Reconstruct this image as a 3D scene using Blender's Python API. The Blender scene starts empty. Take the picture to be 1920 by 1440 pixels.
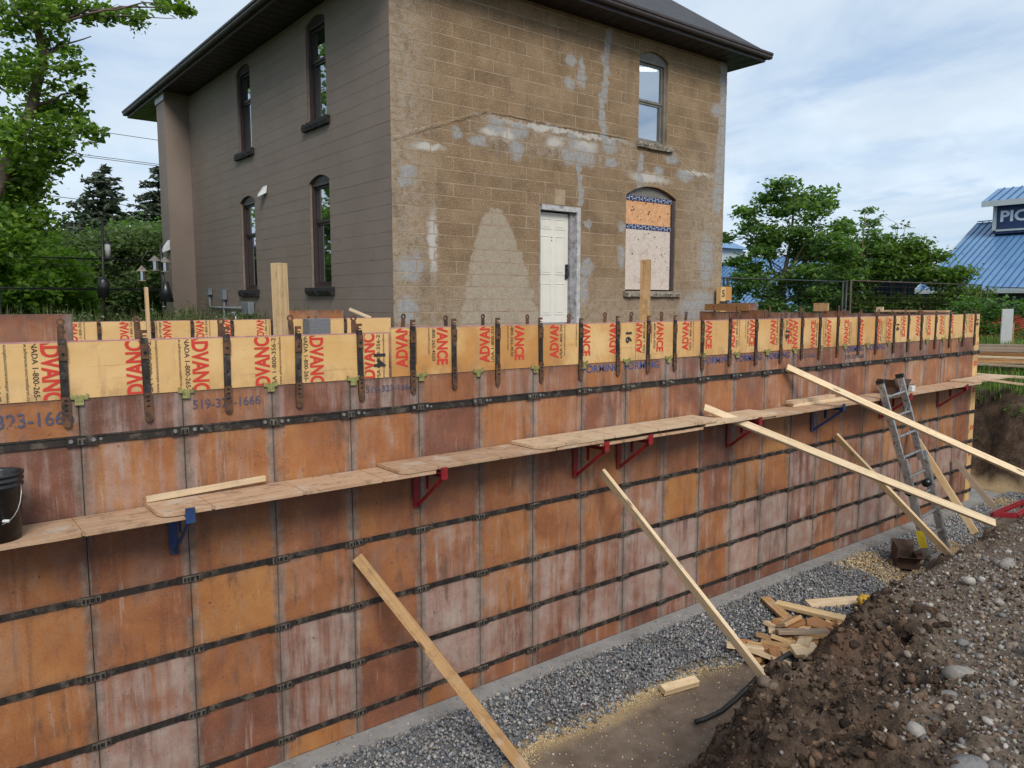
import bpy, bmesh, math, random
import numpy as np
from mathutils import Vector, Matrix

random.seed(7)
RNG = np.random.default_rng(11)
SC = bpy.context.scene
COL = SC.collection
R = math.radians

# ------------------------------------------------------------------ camera
CAM_H = 3.44
cam = bpy.data.cameras.new('camera')
cam.sensor_width = 36.0
cam.lens = 27.0
cam.clip_start = 0.05
cam.clip_end = 3000
camo = bpy.data.objects.new('camera', cam)
COL.objects.link(camo)
YAW, PIT = R(51.518), R(6.094)
fw = Vector((math.cos(YAW) * math.cos(PIT), math.sin(YAW) * math.cos(PIT), -math.sin(PIT)))
rt = Vector((math.sin(YAW), -math.cos(YAW), 0))
up = rt.cross(fw)
m = Matrix((rt, up, -fw)).transposed().to_4x4()
m.translation = (0, 0, CAM_H)
camo.matrix_world = m
SC.camera = camo

# ------------------------------------------------------------------ light
SUN_EL, SUN_DIR = R(41), Vector((-0.42, -0.9, 0)).normalized()
SUN_AZ = math.atan2(SUN_DIR.x, SUN_DIR.y)
sun = bpy.data.lights.new('sun', 'SUN')
sun.energy = 1.35
sun.angle = R(24)
sun.color = (1.0, 0.95, 0.87)
suno = bpy.data.objects.new('sun', sun)
COL.objects.link(suno)
tosun = Vector((SUN_DIR.x * math.cos(SUN_EL), SUN_DIR.y * math.cos(SUN_EL), math.sin(SUN_EL)))
suno.rotation_euler = tosun.to_track_quat('Z', 'Y').to_euler()

SC.view_settings.view_transform = 'Standard'
SC.view_settings.look = 'None'
SC.view_settings.exposure = 1.12
SC.view_settings.gamma = 1.0
SC.view_settings.use_curve_mapping = False
SC.render.engine = 'CYCLES'
SC.cycles.max_bounces = 6
SC.cycles.diffuse_bounces = 3
SC.cycles.glossy_bounces = 3
SC.cycles.transparent_max_bounces = 8
SC.cycles.caustics_reflective = False
SC.cycles.caustics_refractive = False


class NT:
    """small helper around a node tree: sockets or values can be passed for inputs"""
    def __init__(s, tree):
        s.t = tree

    def n(s, typ, ins=None, **props):
        nd = s.t.nodes.new('ShaderNode' + typ)
        for k, v in props.items():
            setattr(nd, k, v)
        for k, v in (ins or {}).items():
            s.set(nd.inputs[k], v)
        return nd

    def set(s, sock, v):
        if isinstance(v, bpy.types.NodeSocket):
            s.t.links.new(v, sock)
        else:
            if sock.type == 'RGBA' and not isinstance(v, (int, float)) and len(v) == 3:
                v = (*v, 1)
            sock.default_value = v

    def noise(s, vec, scale=5, detail=4, rough=.55, dist=0):
        return s.n('TexNoise', {'Vector': vec, 'Scale': scale, 'Detail': detail, 'Roughness': rough, 'Distortion': dist}).outputs['Fac']

    def mp(s, vec, scale=(1, 1, 1), loc=(0, 0, 0), rot=(0, 0, 0)):
        return s.n('Mapping', {'Vector': vec, 'Scale': scale, 'Location': loc, 'Rotation': rot}).outputs[0]

    def ma(s, op, a, b=0.0, c=0.0, clamp=False):
        nd = s.n('Math', operation=op, use_clamp=clamp)
        s.set(nd.inputs[0], a); s.set(nd.inputs[1], b); s.set(nd.inputs[2], c)
        return nd.outputs[0]

    def vm(s, op, a, b=(0, 0, 0)):
        nd = s.n('VectorMath', operation=op)
        s.set(nd.inputs[0], a); s.set(nd.inputs[1], b)
        return nd.outputs['Value'] if op in ('LENGTH', 'DOT_PRODUCT', 'DISTANCE') else nd.outputs[0]

    def ss(s, x, a, b, lo=0.0, hi=1.0):
        return s.n('MapRange', {'Value': x, 'From Min': a, 'From Max': b, 'To Min': lo, 'To Max': hi}, interpolation_type='SMOOTHSTEP').outputs[0]

    def mix(s, f, a, b, mode='MIX'):
        nd = s.n('MixRGB', blend_type=mode)
        s.set(nd.inputs[0], f); s.set(nd.inputs[1], a); s.set(nd.inputs[2], b)
        return nd.outputs[0]

    def ramp(s, f, stops):
        nd = s.n('ValToRGB', {'Fac': f})
        cr = nd.color_ramp
        while len(cr.elements) < len(stops):
            cr.elements.new(0.5)
        for e, (p, c) in zip(cr.elements, stops):
            e.position = p
            e.color = (*c, 1) if len(c) == 3 else c
        return nd.outputs[0]

    def bump(s, h, strength=.4, dist=.01):
        return s.n('Bump', {'Height': h, 'Strength': strength, 'Distance': dist}).outputs[0]

    def xyz(s, vec):
        return s.n('SeparateXYZ', {0: vec}).outputs

    def attr(s, name):
        return s.n('Attribute', attribute_name=name).outputs

    def pos(s):
        return s.n('NewGeometry').outputs['Position']

    def obj(s):
        return s.n('TexCoord').outputs['Object']

    def rnd(s):
        return s.n('ObjectInfo').outputs['Random']


# ------------------------------------------------------------------ world: hazy blue sky with thin cloud
wd = bpy.data.worlds.new('World')
SC.world = wd
wd.use_nodes = True
wt = wd.node_tree
wt.nodes.clear()
w = NT(wt)
sky = w.n('TexSky', sky_type='NISHITA', sun_disc=False, sun_elevation=SUN_EL, sun_rotation=SUN_AZ,
          altitude=300, air_density=1.0, dust_density=1.2, ozone_density=1.6)
dv = w.n('TexCoord').outputs['Generated']
dx, dy, dz = w.xyz(dv)
den = w.ma('ADD', w.ma('MAXIMUM', dz, 0.0), 0.16)
pl = w.n('CombineXYZ', {0: w.ma('DIVIDE', dx, den), 1: w.ma('DIVIDE', dy, den), 2: 0.0}).outputs[0]
ci = w.noise(w.mp(pl, (1.0, 0.42, 1), (3.1, 1.7, 0), (0, 0, R(-62))), 1.5, 9, .58, .5)
cj = w.noise(w.mp(pl, (1, 1, 1), (7.3, 2.2, 0)), .55, 4, .5)
cirrus = w.ss(w.ma('ADD', w.ma('MULTIPLY', ci, .75), w.ma('MULTIPLY', cj, .5)), .41, .72)
# heaps of cumulus low over the horizon
cu = w.noise(w.mp(dv, (1, 1, 2.0), (.55, 0.2, 0.1)), 3.6, 10, .55, .3)
low = w.ma('MULTIPLY', w.ss(dz, .02, .08), w.ss(dz, .30, .12))
cum = w.ss(w.ma('ADD', cu, w.ma('MULTIPLY', low, .16)), .60, .69)
cum = w.ma('MULTIPLY', cum, w.ss(dz, .32, .14))
cshade = w.noise(w.mp(dv, (1, 1, 2.2), (.2, .1, .4)), 7.0, 6, .5)
skyc = w.mix(1.0, sky.outputs[0], (.050, .055, .063), 'MULTIPLY')
hazec = w.mix(w.ma('MULTIPLY', cirrus, .80), w.mix(.62, skyc, (.165, .25, .365)), (.365, .412, .455))
cumc = w.ramp(cshade, [(0.3, (.27, .345, .43)), (0.65, (.42, .47, .515))])
outc = w.mix(w.ma('MULTIPLY', cum, .8), hazec, cumc)
bg = w.n('Background', {'Color': outc, 'Strength': 1.0})
w.t.links.new(bg.outputs[0], w.n('OutputWorld').inputs[0])


# ------------------------------------------------------------------ materials
MATS = {}


def new_mat(name):
    mt = bpy.data.materials.new(name)
    mt.use_nodes = True
    k = NT(mt.node_tree)
    b = mt.node_tree.nodes['Principled BSDF']
    MATS[name] = mt
    return mt, k, b


def plain(name, col, rough=.6, var=.25, scale=6, bump=.2, bscale=60, metal=0.0, spec=.5, dirt=None, dscale=2.5, world=True, bd=.004):
    mt, k, b = new_mat(name)
    p = k.pos() if world else k.obj()
    n1 = k.noise(p, scale, 5, .6)
    lo = tuple(c * (1 - var) for c in col)
    hi = tuple(min(1, c * (1 + var)) for c in col)
    c = k.ramp(n1, [(.3, lo), (.7, hi)])
    if dirt:
        c = k.mix(k.ss(k.noise(p, dscale, 6, .65), .5, .68), c, dirt)
    k.set(b.inputs['Base Color'], c)
    k.set(b.inputs['Roughness'], k.ss(k.noise(p, scale * 3, 3), .2, .8, max(0.05, rough - .12), min(1, rough + .12)))
    b.inputs['Metallic'].default_value = metal
    b.inputs['Specular IOR Level'].default_value = spec
    if bump:
        k.set(b.inputs['Normal'], k.bump(k.noise(p, bscale, 4, .6), bump, bd))
    return mt


def wood(name, light, dark, rough=.65, grey=0.0, knots=True, worn=0.0):
    """sawn softwood, grain runs along local X"""
    mt, k, b = new_mat(name)
    o = k.obj()
    rn = k.rnd()
    o2 = k.vm('ADD', o, k.n('CombineXYZ', {0: k.ma('MULTIPLY', rn, 37.0), 1: k.ma('MULTIPLY', rn, 11.0), 2: k.ma('MULTIPLY', rn, 23.0)}).outputs[0])
    g = k.noise(k.mp(o2, (.9, 26, 26)), 1.6, 6, .6, .6)
    g2 = k.noise(k.mp(o2, (.5, 4, 4)), 1.3, 3, .5)
    c = k.ramp(g, [(.32, dark), (.56, light), (.8, tuple(min(1, v * 1.12) for v in light))])
    c = k.mix(k.ma('MULTIPLY', k.ss(g2, .45, .75), .45), c, dark)
    kn = k.n('TexVoronoi', {'Vector': k.mp(o2, (2.2, 9, 9)), 'Scale': 1.0, 'Randomness': 1.0}).outputs['Distance']
    if knots:
        c = k.mix(k.ss(kn, .16, .06), c, tuple(v * .28 for v in dark))
    tint = k.ramp(rn, [(0, (.82, .80, .78)), (1, (1.08, 1.04, 1.0))])
    c = k.mix(1.0, c, tint, 'MULTIPLY')
    if grey:
        c = k.mix(k.ma('MULTIPLY', k.ss(k.noise(o2, 3, 5), .3, .6), grey), c, (.22, .19, .16))
    c = k.mix(k.ma('MULTIPLY', k.ss(k.noise(k.mp(o2, (1.2, 3, 3)), 3, 6, .7), .58, .75), .6), c, (.12, .085, .06))
    if worn:
        c = k.mix(k.ma('MULTIPLY', k.ss(k.noise(o2, 9, 6, .7), .50, .66), worn), c, tuple(v * .42 for v in dark))
        c = k.mix(k.ma('MULTIPLY', k.ss(k.noise(o2, 4, 6, .65), .52, .66), worn), c, (.50, .43, .35))
        c = k.mix(k.ma('MULTIPLY', k.ss(k.noise(o2, 60, 4, .7), .60, .68), worn), c, (.12, .075, .05))
    k.set(b.inputs['Base Color'], c)
    b.inputs['Roughness'].default_value = rough
    b.inputs['Specular IOR Level'].default_value = .3
    k.set(b.inputs['Normal'], k.bump(g, .25, .003))
    return mt


def form_ply(name):
    """old overlaid plywood: orange where the face is sound, pale where concrete film stays"""
    mt, k, b = new_mat(name)
    p = k.pos()
    tone = k.attr('tone')['Fac']
    hue = k.attr('hue')['Fac']
    u, v, _ = k.xyz(k.n('UVMap').outputs[0])
    streak = k.noise(k.mp(p, (13, 13, .8)), 1.0, 6, .62, .2)
    fine = k.noise(k.mp(p, (55, 55, 5)), 1.0, 4, .6)
    blot = k.noise(p, 3.3, 6, .6, .3)
    du = k.ma('ABSOLUTE', k.ma('SUBTRACT', u, .5))
    edge = k.ss(du, .36, .5)
    hard = k.ss(k.ma('ADD', du, k.ma('MULTIPLY', k.ma('SUBTRACT', k.noise(k.mp(p, (20, 20, 6)), 1, 4), .5), .05)), .476, .49)
    base = k.ramp(k.ma('ADD', k.ma('MULTIPLY', blot, .6), k.ma('MULTIPLY', hue, .42)),
                  [(.20, (.100, .044, .031)), (.40, (.205, .075, .040)), (.58, (.32, .120, .041)), (.80, (.42, .188, .055))])
    s1 = k.ma('MULTIPLY', k.ma('SUBTRACT', streak, .5), 2.7)
    s2 = k.ma('MULTIPLY', k.ma('SUBTRACT', blot, .5), 1.5)
    pale = k.ma('ADD', k.ma('ADD', k.ma('MULTIPLY', k.ma('SUBTRACT', tone, .42), 1.7), s1), k.ma('ADD', s2, k.ma('MULTIPLY', edge, .38)))
    pale = k.ma('ADD', pale, k.ma('MULTIPLY', k.ma('SUBTRACT', fine, .5), .9))
    pale = k.ss(pale, -.15, .9)
    palec = k.ramp(k.noise(p, 5.5, 5, .6), [(.3, (.30, .165, .130)), (.52, (.37, .265, .225)), (.75, (.44, .385, .335))])
    c = k.mix(k.ma('MULTIPLY', pale, .86), base, palec)
    rust = k.ss(k.noise(k.mp(p, (9, 9, .5)), 1.3, 5, .6), .56, .70)
    c = k.mix(k.ma('MULTIPLY', rust, .5), c, (.15, .060, .035))
    c = k.mix(k.ma('MULTIPLY', k.ma('MULTIPLY', hard, k.ss(k.noise(p, 2.6, 5, .6), .42, .62)), .6), c, (.40, .36, .32))
    # crescent hammer marks
    vor = k.n('TexVoronoi', {'Vector': k.vm('MULTIPLY', p, (1, 0, 1)), 'Scale': 11.0, 'Randomness': 1.0}).outputs['Distance']
    ring = k.ma('MULTIPLY', k.ss(vor, .13, .15), k.ss(vor, .20, .18))
    ring = k.ma('MULTIPLY', ring, k.ss(k.noise(p, 14, 3), .52, .60))
    c = k.mix(k.ma('MULTIPLY', ring, .75), c, (.13, .05, .035))
    spk = k.ss(k.noise(k.mp(p, (1, 1, .7)), 42, 3, .6), .68, .74)
    c = k.mix(k.ma('MULTIPLY', spk, .75), c, (.06, .038, .028))
    dk = k.ss(k.noise(k.mp(p, (5, 5, 1.3)), 1.4, 6, .66), .55, .72)
    c = k.mix(k.ma('MULTIPLY', dk, .72), c, (.085, .052, .038))
    film = k.ss(k.noise(k.mp(p, (2.2, 2.2, 1.0)), 1.7, 7, .68), .46, .70)
    c = k.mix(k.ma('MULTIPLY', film, .32), c, (.24, .19, .165))
    c = k.mix(k.ma('MULTIPLY', k.ma('MULTIPLY', k.ss(du, .39, .47), k.ss(k.noise(k.mp(p, (6, 6, 2.2)), 1.5, 6, .65), .38, .60)), .72), c, (.30, .255, .215))
    c = k.mix(k.ma('MULTIPLY', k.ss(du, .484, .496), .55), c, (.09, .075, .058))
    dv_ = k.ma('ABSOLUTE', k.ma('SUBTRACT', v, .5))
    dn = k.ss(k.ma('ADD', k.ma('MAXIMUM', dv_, du), k.ma('MULTIPLY', k.ma('SUBTRACT', k.noise(p, 11, 6, .7), .5), .38)), .37, .55)
    c = k.mix(k.ma('MULTIPLY', dn, .66), c, (.085, .055, .040))
    grit = k.noise(p, 120, 5, .75)
    c = k.mix(k.ma('MULTIPLY', k.ss(grit, .54, .66), .42), c, (.075, .045, .032))
    c = k.mix(k.ma('MULTIPLY', k.ss(grit, .46, .36), .18), c, (.44, .36, .31))
    scuff = k.ss(k.noise(k.mp(p, (30, 30, 1.6), (3, 1, 2)), 1.0, 6, .7), .60, .68)
    c = k.mix(k.ma('MULTIPLY', scuff, .3), c, (.46, .40, .35))
    k.set(b.inputs['Base Color'], c)
    k.set(b.inputs['Roughness'], k.ss(blot, .3, .7, .42, .7))
    b.inputs['Specular IOR Level'].default_value = .4
    hgt = k.ma('ADD', k.ma('MULTIPLY', fine, .6), k.ma('ADD', blot, k.ma('MULTIPLY', spk, -1.0)))
    k.set(b.inputs['Normal'], k.bump(hgt, .35, .004))
    return mt


def yellow_ply(name, tint=0.0):
    mt, k, b = new_mat(name)
    p = k.pos()
    g = k.noise(k.mp(p, (1.1, 1.1, 38)), 1.0, 5, .6, .5)
    bl = k.noise(k.mp(p, (1, 1, 2)), 2.2, 5, .6)
    ya, yb = (.70, .455, .205), (.62, .375, .140)
    c = k.ramp(bl, [(.3, yb), (.65, ya)])
    c = k.mix(k.ma('MULTIPLY', k.ss(g, .60, .74), .55), c, (.33, .15, .055))
    x = k.xyz(p)[0]
    if tint:
        orange = k.ss(k.noise(k.mp(p, (1.6, 1, 1.5)), 1.2, 5, .6), .32, .62)
        c = k.mix(k.ma('MULTIPLY', orange, tint), c, (.47, .205, .052))
    c = k.mix(k.ss(k.noise(p, 26, 5, .7), .66, .74), c, (.25, .14, .06))
    c = k.mix(k.ma('MULTIPLY', k.ss(k.noise(p, 7, 5, .7), .58, .72), .35), c, (.40, .26, .13))
    z_ = k.xyz(p)[2]
    mud_ = k.ma('MULTIPLY', k.ss(z_, 3.02, 2.86), k.ss(k.noise(k.mp(p, (5, 5, 2.5)), 1.5, 6, .68), .42, .62))
    c = k.mix(k.ma('MULTIPLY', mud_, .45), c, (.24, .14, .075))
    c = k.mix(k.ma('MULTIPLY', k.ss(k.noise(k.mp(p, (9, 9, .9)), 1.0, 6, .68), .58, .70), .35), c, (.36, .23, .12))
    k.set(b.inputs['Base Color'], c)
    b.inputs['Roughness'].default_value = .5
    b.inputs['Specular IOR Level'].default_value = .35
    k.set(b.inputs['Normal'], k.bump(g, .12, .002))
    return mt


def ink(name, col, wear=(.62, .75), scale=22):
    """printed or stencilled paint worn through in specks"""
    mt, k, b = new_mat(name)
    p = k.pos()
    b.inputs['Base Color'].default_value = (*col, 1)
    b.inputs['Roughness'].default_value = .6
    f = k.ss(k.noise(p, scale, 5, .7), wear[0], wear[1], 1.0, 0.0)
    k.set(b.inputs['Alpha'], f)
    return mt


def attr_mat(name, rough=.75, trans=0.0, bump=0.0, bscale=40, spec=.4, var=.25):
    """per-piece colour stored on the mesh, broken up by noise"""
    mt, k, b = new_mat(name)
    p = k.pos()
    c = k.attr('col')['Color']
    c = k.mix(1.0, c, k.ramp(k.noise(p, bscale, 4, .6), [(.3, (1 - var,) * 3), (.7, (1 + var,) * 3)]), 'MULTIPLY')
    k.set(b.inputs['Base Color'], c)
    b.inputs['Roughness'].default_value = rough
    b.inputs['Specular IOR Level'].default_value = spec
    if bump:
        k.set(b.inputs['Normal'], k.bump(k.noise(p, bscale, 5, .65), bump, .004))
    if trans:
        tr = k.n('BsdfTranslucent', {'Color': k.mix(1.0, c, (1.7, 1.8, .7), 'MULTIPLY')})
        mx = k.n('MixShader', {0: trans, 1: b.outputs[0], 2: tr.outputs[0]})
        k.t.links.new(mx.outputs[0], k.t.nodes['Material Output'].inputs[0])
    return mt


def glass_mat(name, tint=(.02, .025, .03), refl=.55, see=.0):
    mt, k, b = new_mat(name)
    b.inputs['Base Color'].default_value = (*tint, 1)
    b.inputs['Roughness'].default_value = .04
    b.inputs['Specular IOR Level'].default_value = .8
    gl = k.n('BsdfGlossy', {'Color': (.85, .9, .95, 1), 'Roughness': .015})
    fr = k.n('LayerWeight', {'Blend': .35}).outputs['Facing']
    a = k.n('MixShader', {0: k.ma('ADD', refl, k.ma('MULTIPLY', fr, .3), clamp=True), 1: b.outputs[0], 2: gl.outputs[0]})
    out = a.outputs[0]
    if see:
        tp = k.n('BsdfTransparent', {'Color': (.9, .95, 1, 1)})
        out = k.n('MixShader', {0: see, 1: out, 2: tp.outputs[0]}).outputs[0]
    k.t.links.new(out, k.t.nodes['Material Output'].inputs[0])
    return mt


form_ply('form_plywood')
yellow_ply('yellow_plywood', 0.0)
yellow_ply('orange_plywood', .85)
yellow_ply('amber_plywood', .45)
plain('form_steel', (.022, .017, .014), .62, .5, 14, .6, 45, spec=.4, dirt=(.105, .082, .062), dscale=9)
plain('latch_steel', (.11, .092, .07), .6, .6, 30, .6, 70, dirt=(.028, .022, .018), dscale=22)
plain('rust_steel', (.105, .048, .022), .75, .5, 25, .5, 60, dirt=(.03, .022, .018), dscale=15)
plain('black_hole', (.006, .005, .005), .9, .2)
plain('bolt_steel', (.30, .29, .27), .45, .3, 50, .2, metal=.6)
plain('zinc_clip', (.33, .32, .12), .5, .35, 40, .3, metal=.25, dirt=(.14, .10, .04), dscale=20)
plain('pink_edge', (.40, .20, .21), .7, .3, 12, .2)
ink('red_ink', (.56, .04, .022), (.62, .74))
ink('black_ink', (.025, .022, .02), (.66, .78))
ink('blue_ink', (.045, .075, .20), (.54, .68), 18)
ink('faded_ink', (.075, .075, .12), (.52, .66), 18)
wood('new_lumber', (.64, .465, .255), (.50, .33, .16), worn=.22)
wood('pale_lumber', (.68, .535, .35), (.53, .39, .23), worn=.22)
wood('old_lumber', (.50, .31, .145), (.34, .185, .075), worn=.4)
wood('brown_lumber', (.36, .18, .075), (.22, .10, .042))
wood('grey_lumber', (.36, .27, .19), (.22, .15, .10), grey=.6)
wood('plank_ply', (.54, .36, .23), (.40, .24, .145), .8, knots=False, worn=.55)
wood('plank_ply_pale', (.60, .45, .30), (.47, .32, .20), .8, knots=False, worn=.5)
plain('red_paint', (.23, .012, .016), .4, .3, 12, .15, dirt=(.14, .03, .025), dscale=9)
plain('blue_paint', (.020, .048, .14), .4, .3, 12, .15, dirt=(.045, .05, .07), dscale=9)
plain('aluminium', (.44, .44, .43), .38, .25, 18, .3, 90, metal=.75, dirt=(.20, .19, .175), dscale=14)
plain('black_rubber', (.012, .012, .012), .6, .3, 20, .2)
plain('black_plastic', (.010, .011, .012), .35, .3, 8, .1, spec=.55, dirt=(.03, .03, .03), dscale=5)
plain('wire', (.45, .45, .44), .35, .1, metal=.8)
plain('yellow_label', (.55, .42, .03), .5, .2)
plain('cardboard', (.075, .042, .028), .8, .3, 9, .2)
plain('white_plastic', (.62, .63, .63), .45, .1, 6, .05)
plain('footing_concrete', (.27, .262, .25), .85, .2, 6, .6, 70, dirt=(.17, .155, .14), dscale=3.0, bd=.006)
plain('wall_concrete', (.34, .33, .31), .85, .2, 4, .4, 30)
plain('bank_dirt_plain', (.10, .065, .042), .95, .4, 7, .8, 20, bd=.03)
plain('yellow_foam', (.60, .36, .045), .85, .35, 30, .9, 50, bd=.02)
plain('orange_mesh', (.55, .085, .03), .6, .2)
plain('fence_metal', (.022, .024, .022), .5, .3)
plain('rust_fence', (.07, .045, .035), .7, .3)
plain('sheet_grey', (.42, .42, .41), .6, .08, 3, .1)
plain('red_membrane', (.30, .075, .07), .5, .25)
attr_mat('stone', .72, 0, .5, 45)
attr_mat('gravel_stone', .75, 0, .35, 90)
attr_mat('clod', .97, 0, .9, 30, .15, .4)
attr_mat('leaf', .45, .5, 0, 3, .35, .18)
attr_mat('needle', .65, .10, 0, 3, .3, .25)
attr_mat('grass_blade', .6, .3, 0, 8, .3, .2)
plain('bark', (.115, .085, .062), .95, .4, 14, .9, 22, bd=.02)
plain('dark_bark', (.045, .036, .03), .95, .3, 14, .6, 22, bd=.02)


# ------------------------------------------------------------------ mesh helpers
def link(o, parent=None):
    COL.objects.link(o)
    if parent is not None:
        o.parent = parent
        o.matrix_parent_inverse = parent.matrix_basis.inverted()
    return o


def tag(o, label=None, cat=None, group=None, kind=None):
    if label: o['label'] = label
    if cat: o['category'] = cat
    if group: o['group'] = group
    if kind: o['kind'] = kind
    return o


def empty(name, loc, label=None, cat=None, group=None):
    o = bpy.data.objects.new(name, None)
    o.location = loc
    o.empty_display_size = .1
    link(o)
    return tag(o, label, cat, group)


def copy_of(src, parent=None, loc=None, name=None):
    o = src.copy()
    if name:
        o.name = name
    if loc is not None:
        o.location = loc
    o.parent = None
    link(o, parent)
    return o


class MB:
    def __init__(s):
        s.v, s.f, s.mi, s.cur = [], [], [], 0

    def mat(s, i):
        s.cur = i
        return s

    def face(s, idx):
        s.f.append(idx)
        s.mi.append(s.cur)

    def hexa(s, P):
        n = len(s.v)
        s.v += [tuple(p) for p in P]
        for q in ((0, 3, 2, 1), (4, 5, 6, 7), (0, 1, 5, 4), (1, 2, 6, 5), (2, 3, 7, 6), (3, 0, 4, 7)):
            s.face([n + i for i in q])
        return s

    def box(s, x0, x1, y0, y1, z0, z1):
        return s.hexa([(x0, y0, z0), (x1, y0, z0), (x1, y1, z0), (x0, y1, z0), (x0, y0, z1), (x1, y0, z1), (x1, y1, z1), (x0, y1, z1)])

    def beam(s, a, b, w, h, upv=(0, 0, 1), roll=0.0):
        a, b = Vector(a), Vector(b)
        d = (b - a).normalized()
        u = Vector(upv)
        if abs(d.dot(u)) > .98:
            u = Vector((1, 0, 0))
        sx = d.cross(u).normalized()
        sz = sx.cross(d).normalized()
        if roll:
            q = Matrix.Rotation(roll, 3, d)
            sx, sz = q @ sx, q @ sz
        sx, sz = sx * w / 2, sz * h / 2
        return s.hexa([a - sx - sz, a + sx - sz, b + sx - sz, b - sx - sz, a - sx + sz, a + sx + sz, b + sx + sz, b - sx + sz])

    def cyl(s, a, b, r0, r1=None, n=10, cap=True):
        r1 = r0 if r1 is None else r1
        a, b = Vector(a), Vector(b)
        d = (b - a).normalized()
        u = Vector((0, 0, 1)) if abs(d.z) < .95 else Vector((1, 0, 0))
        x = d.cross(u).normalized()
        y = d.cross(x)
        k = len(s.v)
        for p, r in ((a, r0), (b, r1)):
            for i in range(n):
                t = 2 * math.pi * i / n
                s.v.append(tuple(p + (x * math.cos(t) + y * math.sin(t)) * r))
        for i in range(n):
            j = (i + 1) % n
            s.face([k + i, k + j, k + n + j, k + n + i])
        if cap:
            s.face([k + i for i in range(n)][::-1])
            s.face([k + n + i for i in range(n)])
        return s

    def tube(s, pts, r, n=8):
        rs = r if isinstance(r, (list, tuple)) else [r] * len(pts)
        P = [Vector(p) for p in pts]
        k = len(s.v)
        px = None
        for i, p in enumerate(P):
            d = (P[min(i + 1, len(P) - 1)] - P[max(i - 1, 0)]).normalized()
            if px is None:
                u = Vector((0, 0, 1)) if abs(d.z) < .9 else Vector((1, 0, 0))
                px = d.cross(u).normalized()
            x = (px - d * px.dot(d)).normalized()
            px = x
            y = d.cross(x)
            for q in range(n):
                t = 2 * math.pi * q / n
                s.v.append(tuple(p + (x * math.cos(t) + y * math.sin(t)) * rs[i]))
        for i in range(len(P) - 1):
            for q in range(n):
                j = (q + 1) % n
                s.face([k + i * n + q, k + i * n + j, k + (i + 1) * n + j, k + (i + 1) * n + q])
        s.face([k + q for q in range(n)][::-1])
        s.face([k + (len(P) - 1) * n + q for q in range(n)])
        return s

    def ext(s, poly, f, w0, w1):
        """extrude a 2-D outline; f(u, v, w) gives the 3-D point"""
        k, n = len(s.v), len(poly)
        for ww in (w0, w1):
            s.v += [tuple(f(u, v, ww)) for u, v in poly]
        s.face([k + i for i in range(n)][::-1])
        s.face([k + n + i for i in range(n)])
        for i in range(n):
            j = (i + 1) % n
            s.face([k + i, k + j, k + n + j, k + n + i])
        return s

    def lathe(s, prof, c, n=20):
        k = len(s.v)
        for r, z in prof:
            for i in range(n):
                t = 2 * math.pi * i / n
                s.v.append((c[0] + r * math.cos(t), c[1] + r * math.sin(t), c[2] + z))
        for a in range(len(prof) - 1):
            for i in range(n):
                j = (i + 1) % n
                s.face([k + a * n + i, k + a * n + j, k + (a + 1) * n + j, k + (a + 1) * n + i])
        return s

    def mesh(s, name, mats, smooth=False, fix=True):
        me = bpy.data.meshes.new(name)
        me.from_pydata(s.v, [], s.f)
        for mm in (mats if isinstance(mats, (list, tuple)) else [mats]):
            me.materials.append(MATS[mm])
        me.polygons.foreach_set('material_index', s.mi)
        if fix:
            bm = bmesh.new()
            bm.from_mesh(me)
            bmesh.ops.recalc_face_normals(bm, faces=bm.faces)
            bm.to_mesh(me)
            bm.free()
        if smooth:
            me.polygons.foreach_set('use_smooth', [True] * len(me.polygons))
        return me

    def build(s, name, mats, parent=None, smooth=False, bevel=0.0, fix=True):
        o = bpy.data.objects.new(name, s.mesh(name, mats, smooth, fix))
        link(o, parent)
        if bevel:
            b = o.modifiers.new('bevel', 'BEVEL')
            b.width = bevel
            b.segments = 2
            b.limit_method = 'ANGLE'
        return o


def np_mesh(name, V, F, mat, col=None, smooth=False):
    """fast mesh from arrays; F is (n, 3) or (n, 4); col is per-vertex rgb"""
    me = bpy.data.meshes.new(name)
    nv, nf, k = len(V), len(F), F.shape[1]
    me.vertices.add(nv)
    me.vertices.foreach_set('co', np.asarray(V, np.float32).ravel())
    me.loops.add(nf * k)
    me.loops.foreach_set('vertex_index', np.asarray(F, np.int32).ravel())
    me.polygons.add(nf)
    me.polygons.foreach_set('loop_start', np.arange(0, nf * k, k, dtype=np.int32))
    me.polygons.foreach_set('use_smooth', np.full(nf, smooth))
    me.update(calc_edges=True)
    if col is not None:
        a = me.attributes.new('col', 'FLOAT_COLOR', 'POINT')
        c4 = np.ones((nv, 4), np.float32)
        c4[:, :3] = col
        a.data.foreach_set('color', c4.ravel())
    me.materials.append(MATS[mat])
    return me


def np_obj(name, V, F, mat, col=None, smooth=False, parent=None):
    o = bpy.data.objects.new(name, np_mesh(name, V, F, mat, col, smooth))
    return link(o, parent)


# value noise for terrain and scatter
def _hash(ix, iy, seed):
    h = (ix.astype(np.int64) * 374761393 + iy.astype(np.int64) * 668265263 + seed * 974711) & 0xffffffff
    h = ((h ^ (h >> 13)) * 1274126177) & 0xffffffff
    return ((h ^ (h >> 16)) & 0xffff) / 65535.0


def vnoise(x, y, seed=0):
    ix, iy = np.floor(x), np.floor(y)
    fx, fy = x - ix, y - iy
    fx, fy = fx * fx * (3 - 2 * fx), fy * fy * (3 - 2 * fy)
    a, b = _hash(ix, iy, seed), _hash(ix + 1, iy, seed)
    c, d = _hash(ix, iy + 1, seed), _hash(ix + 1, iy + 1, seed)
    return (a + (b - a) * fx) * (1 - fy) + (c + (d - c) * fx) * fy


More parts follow.
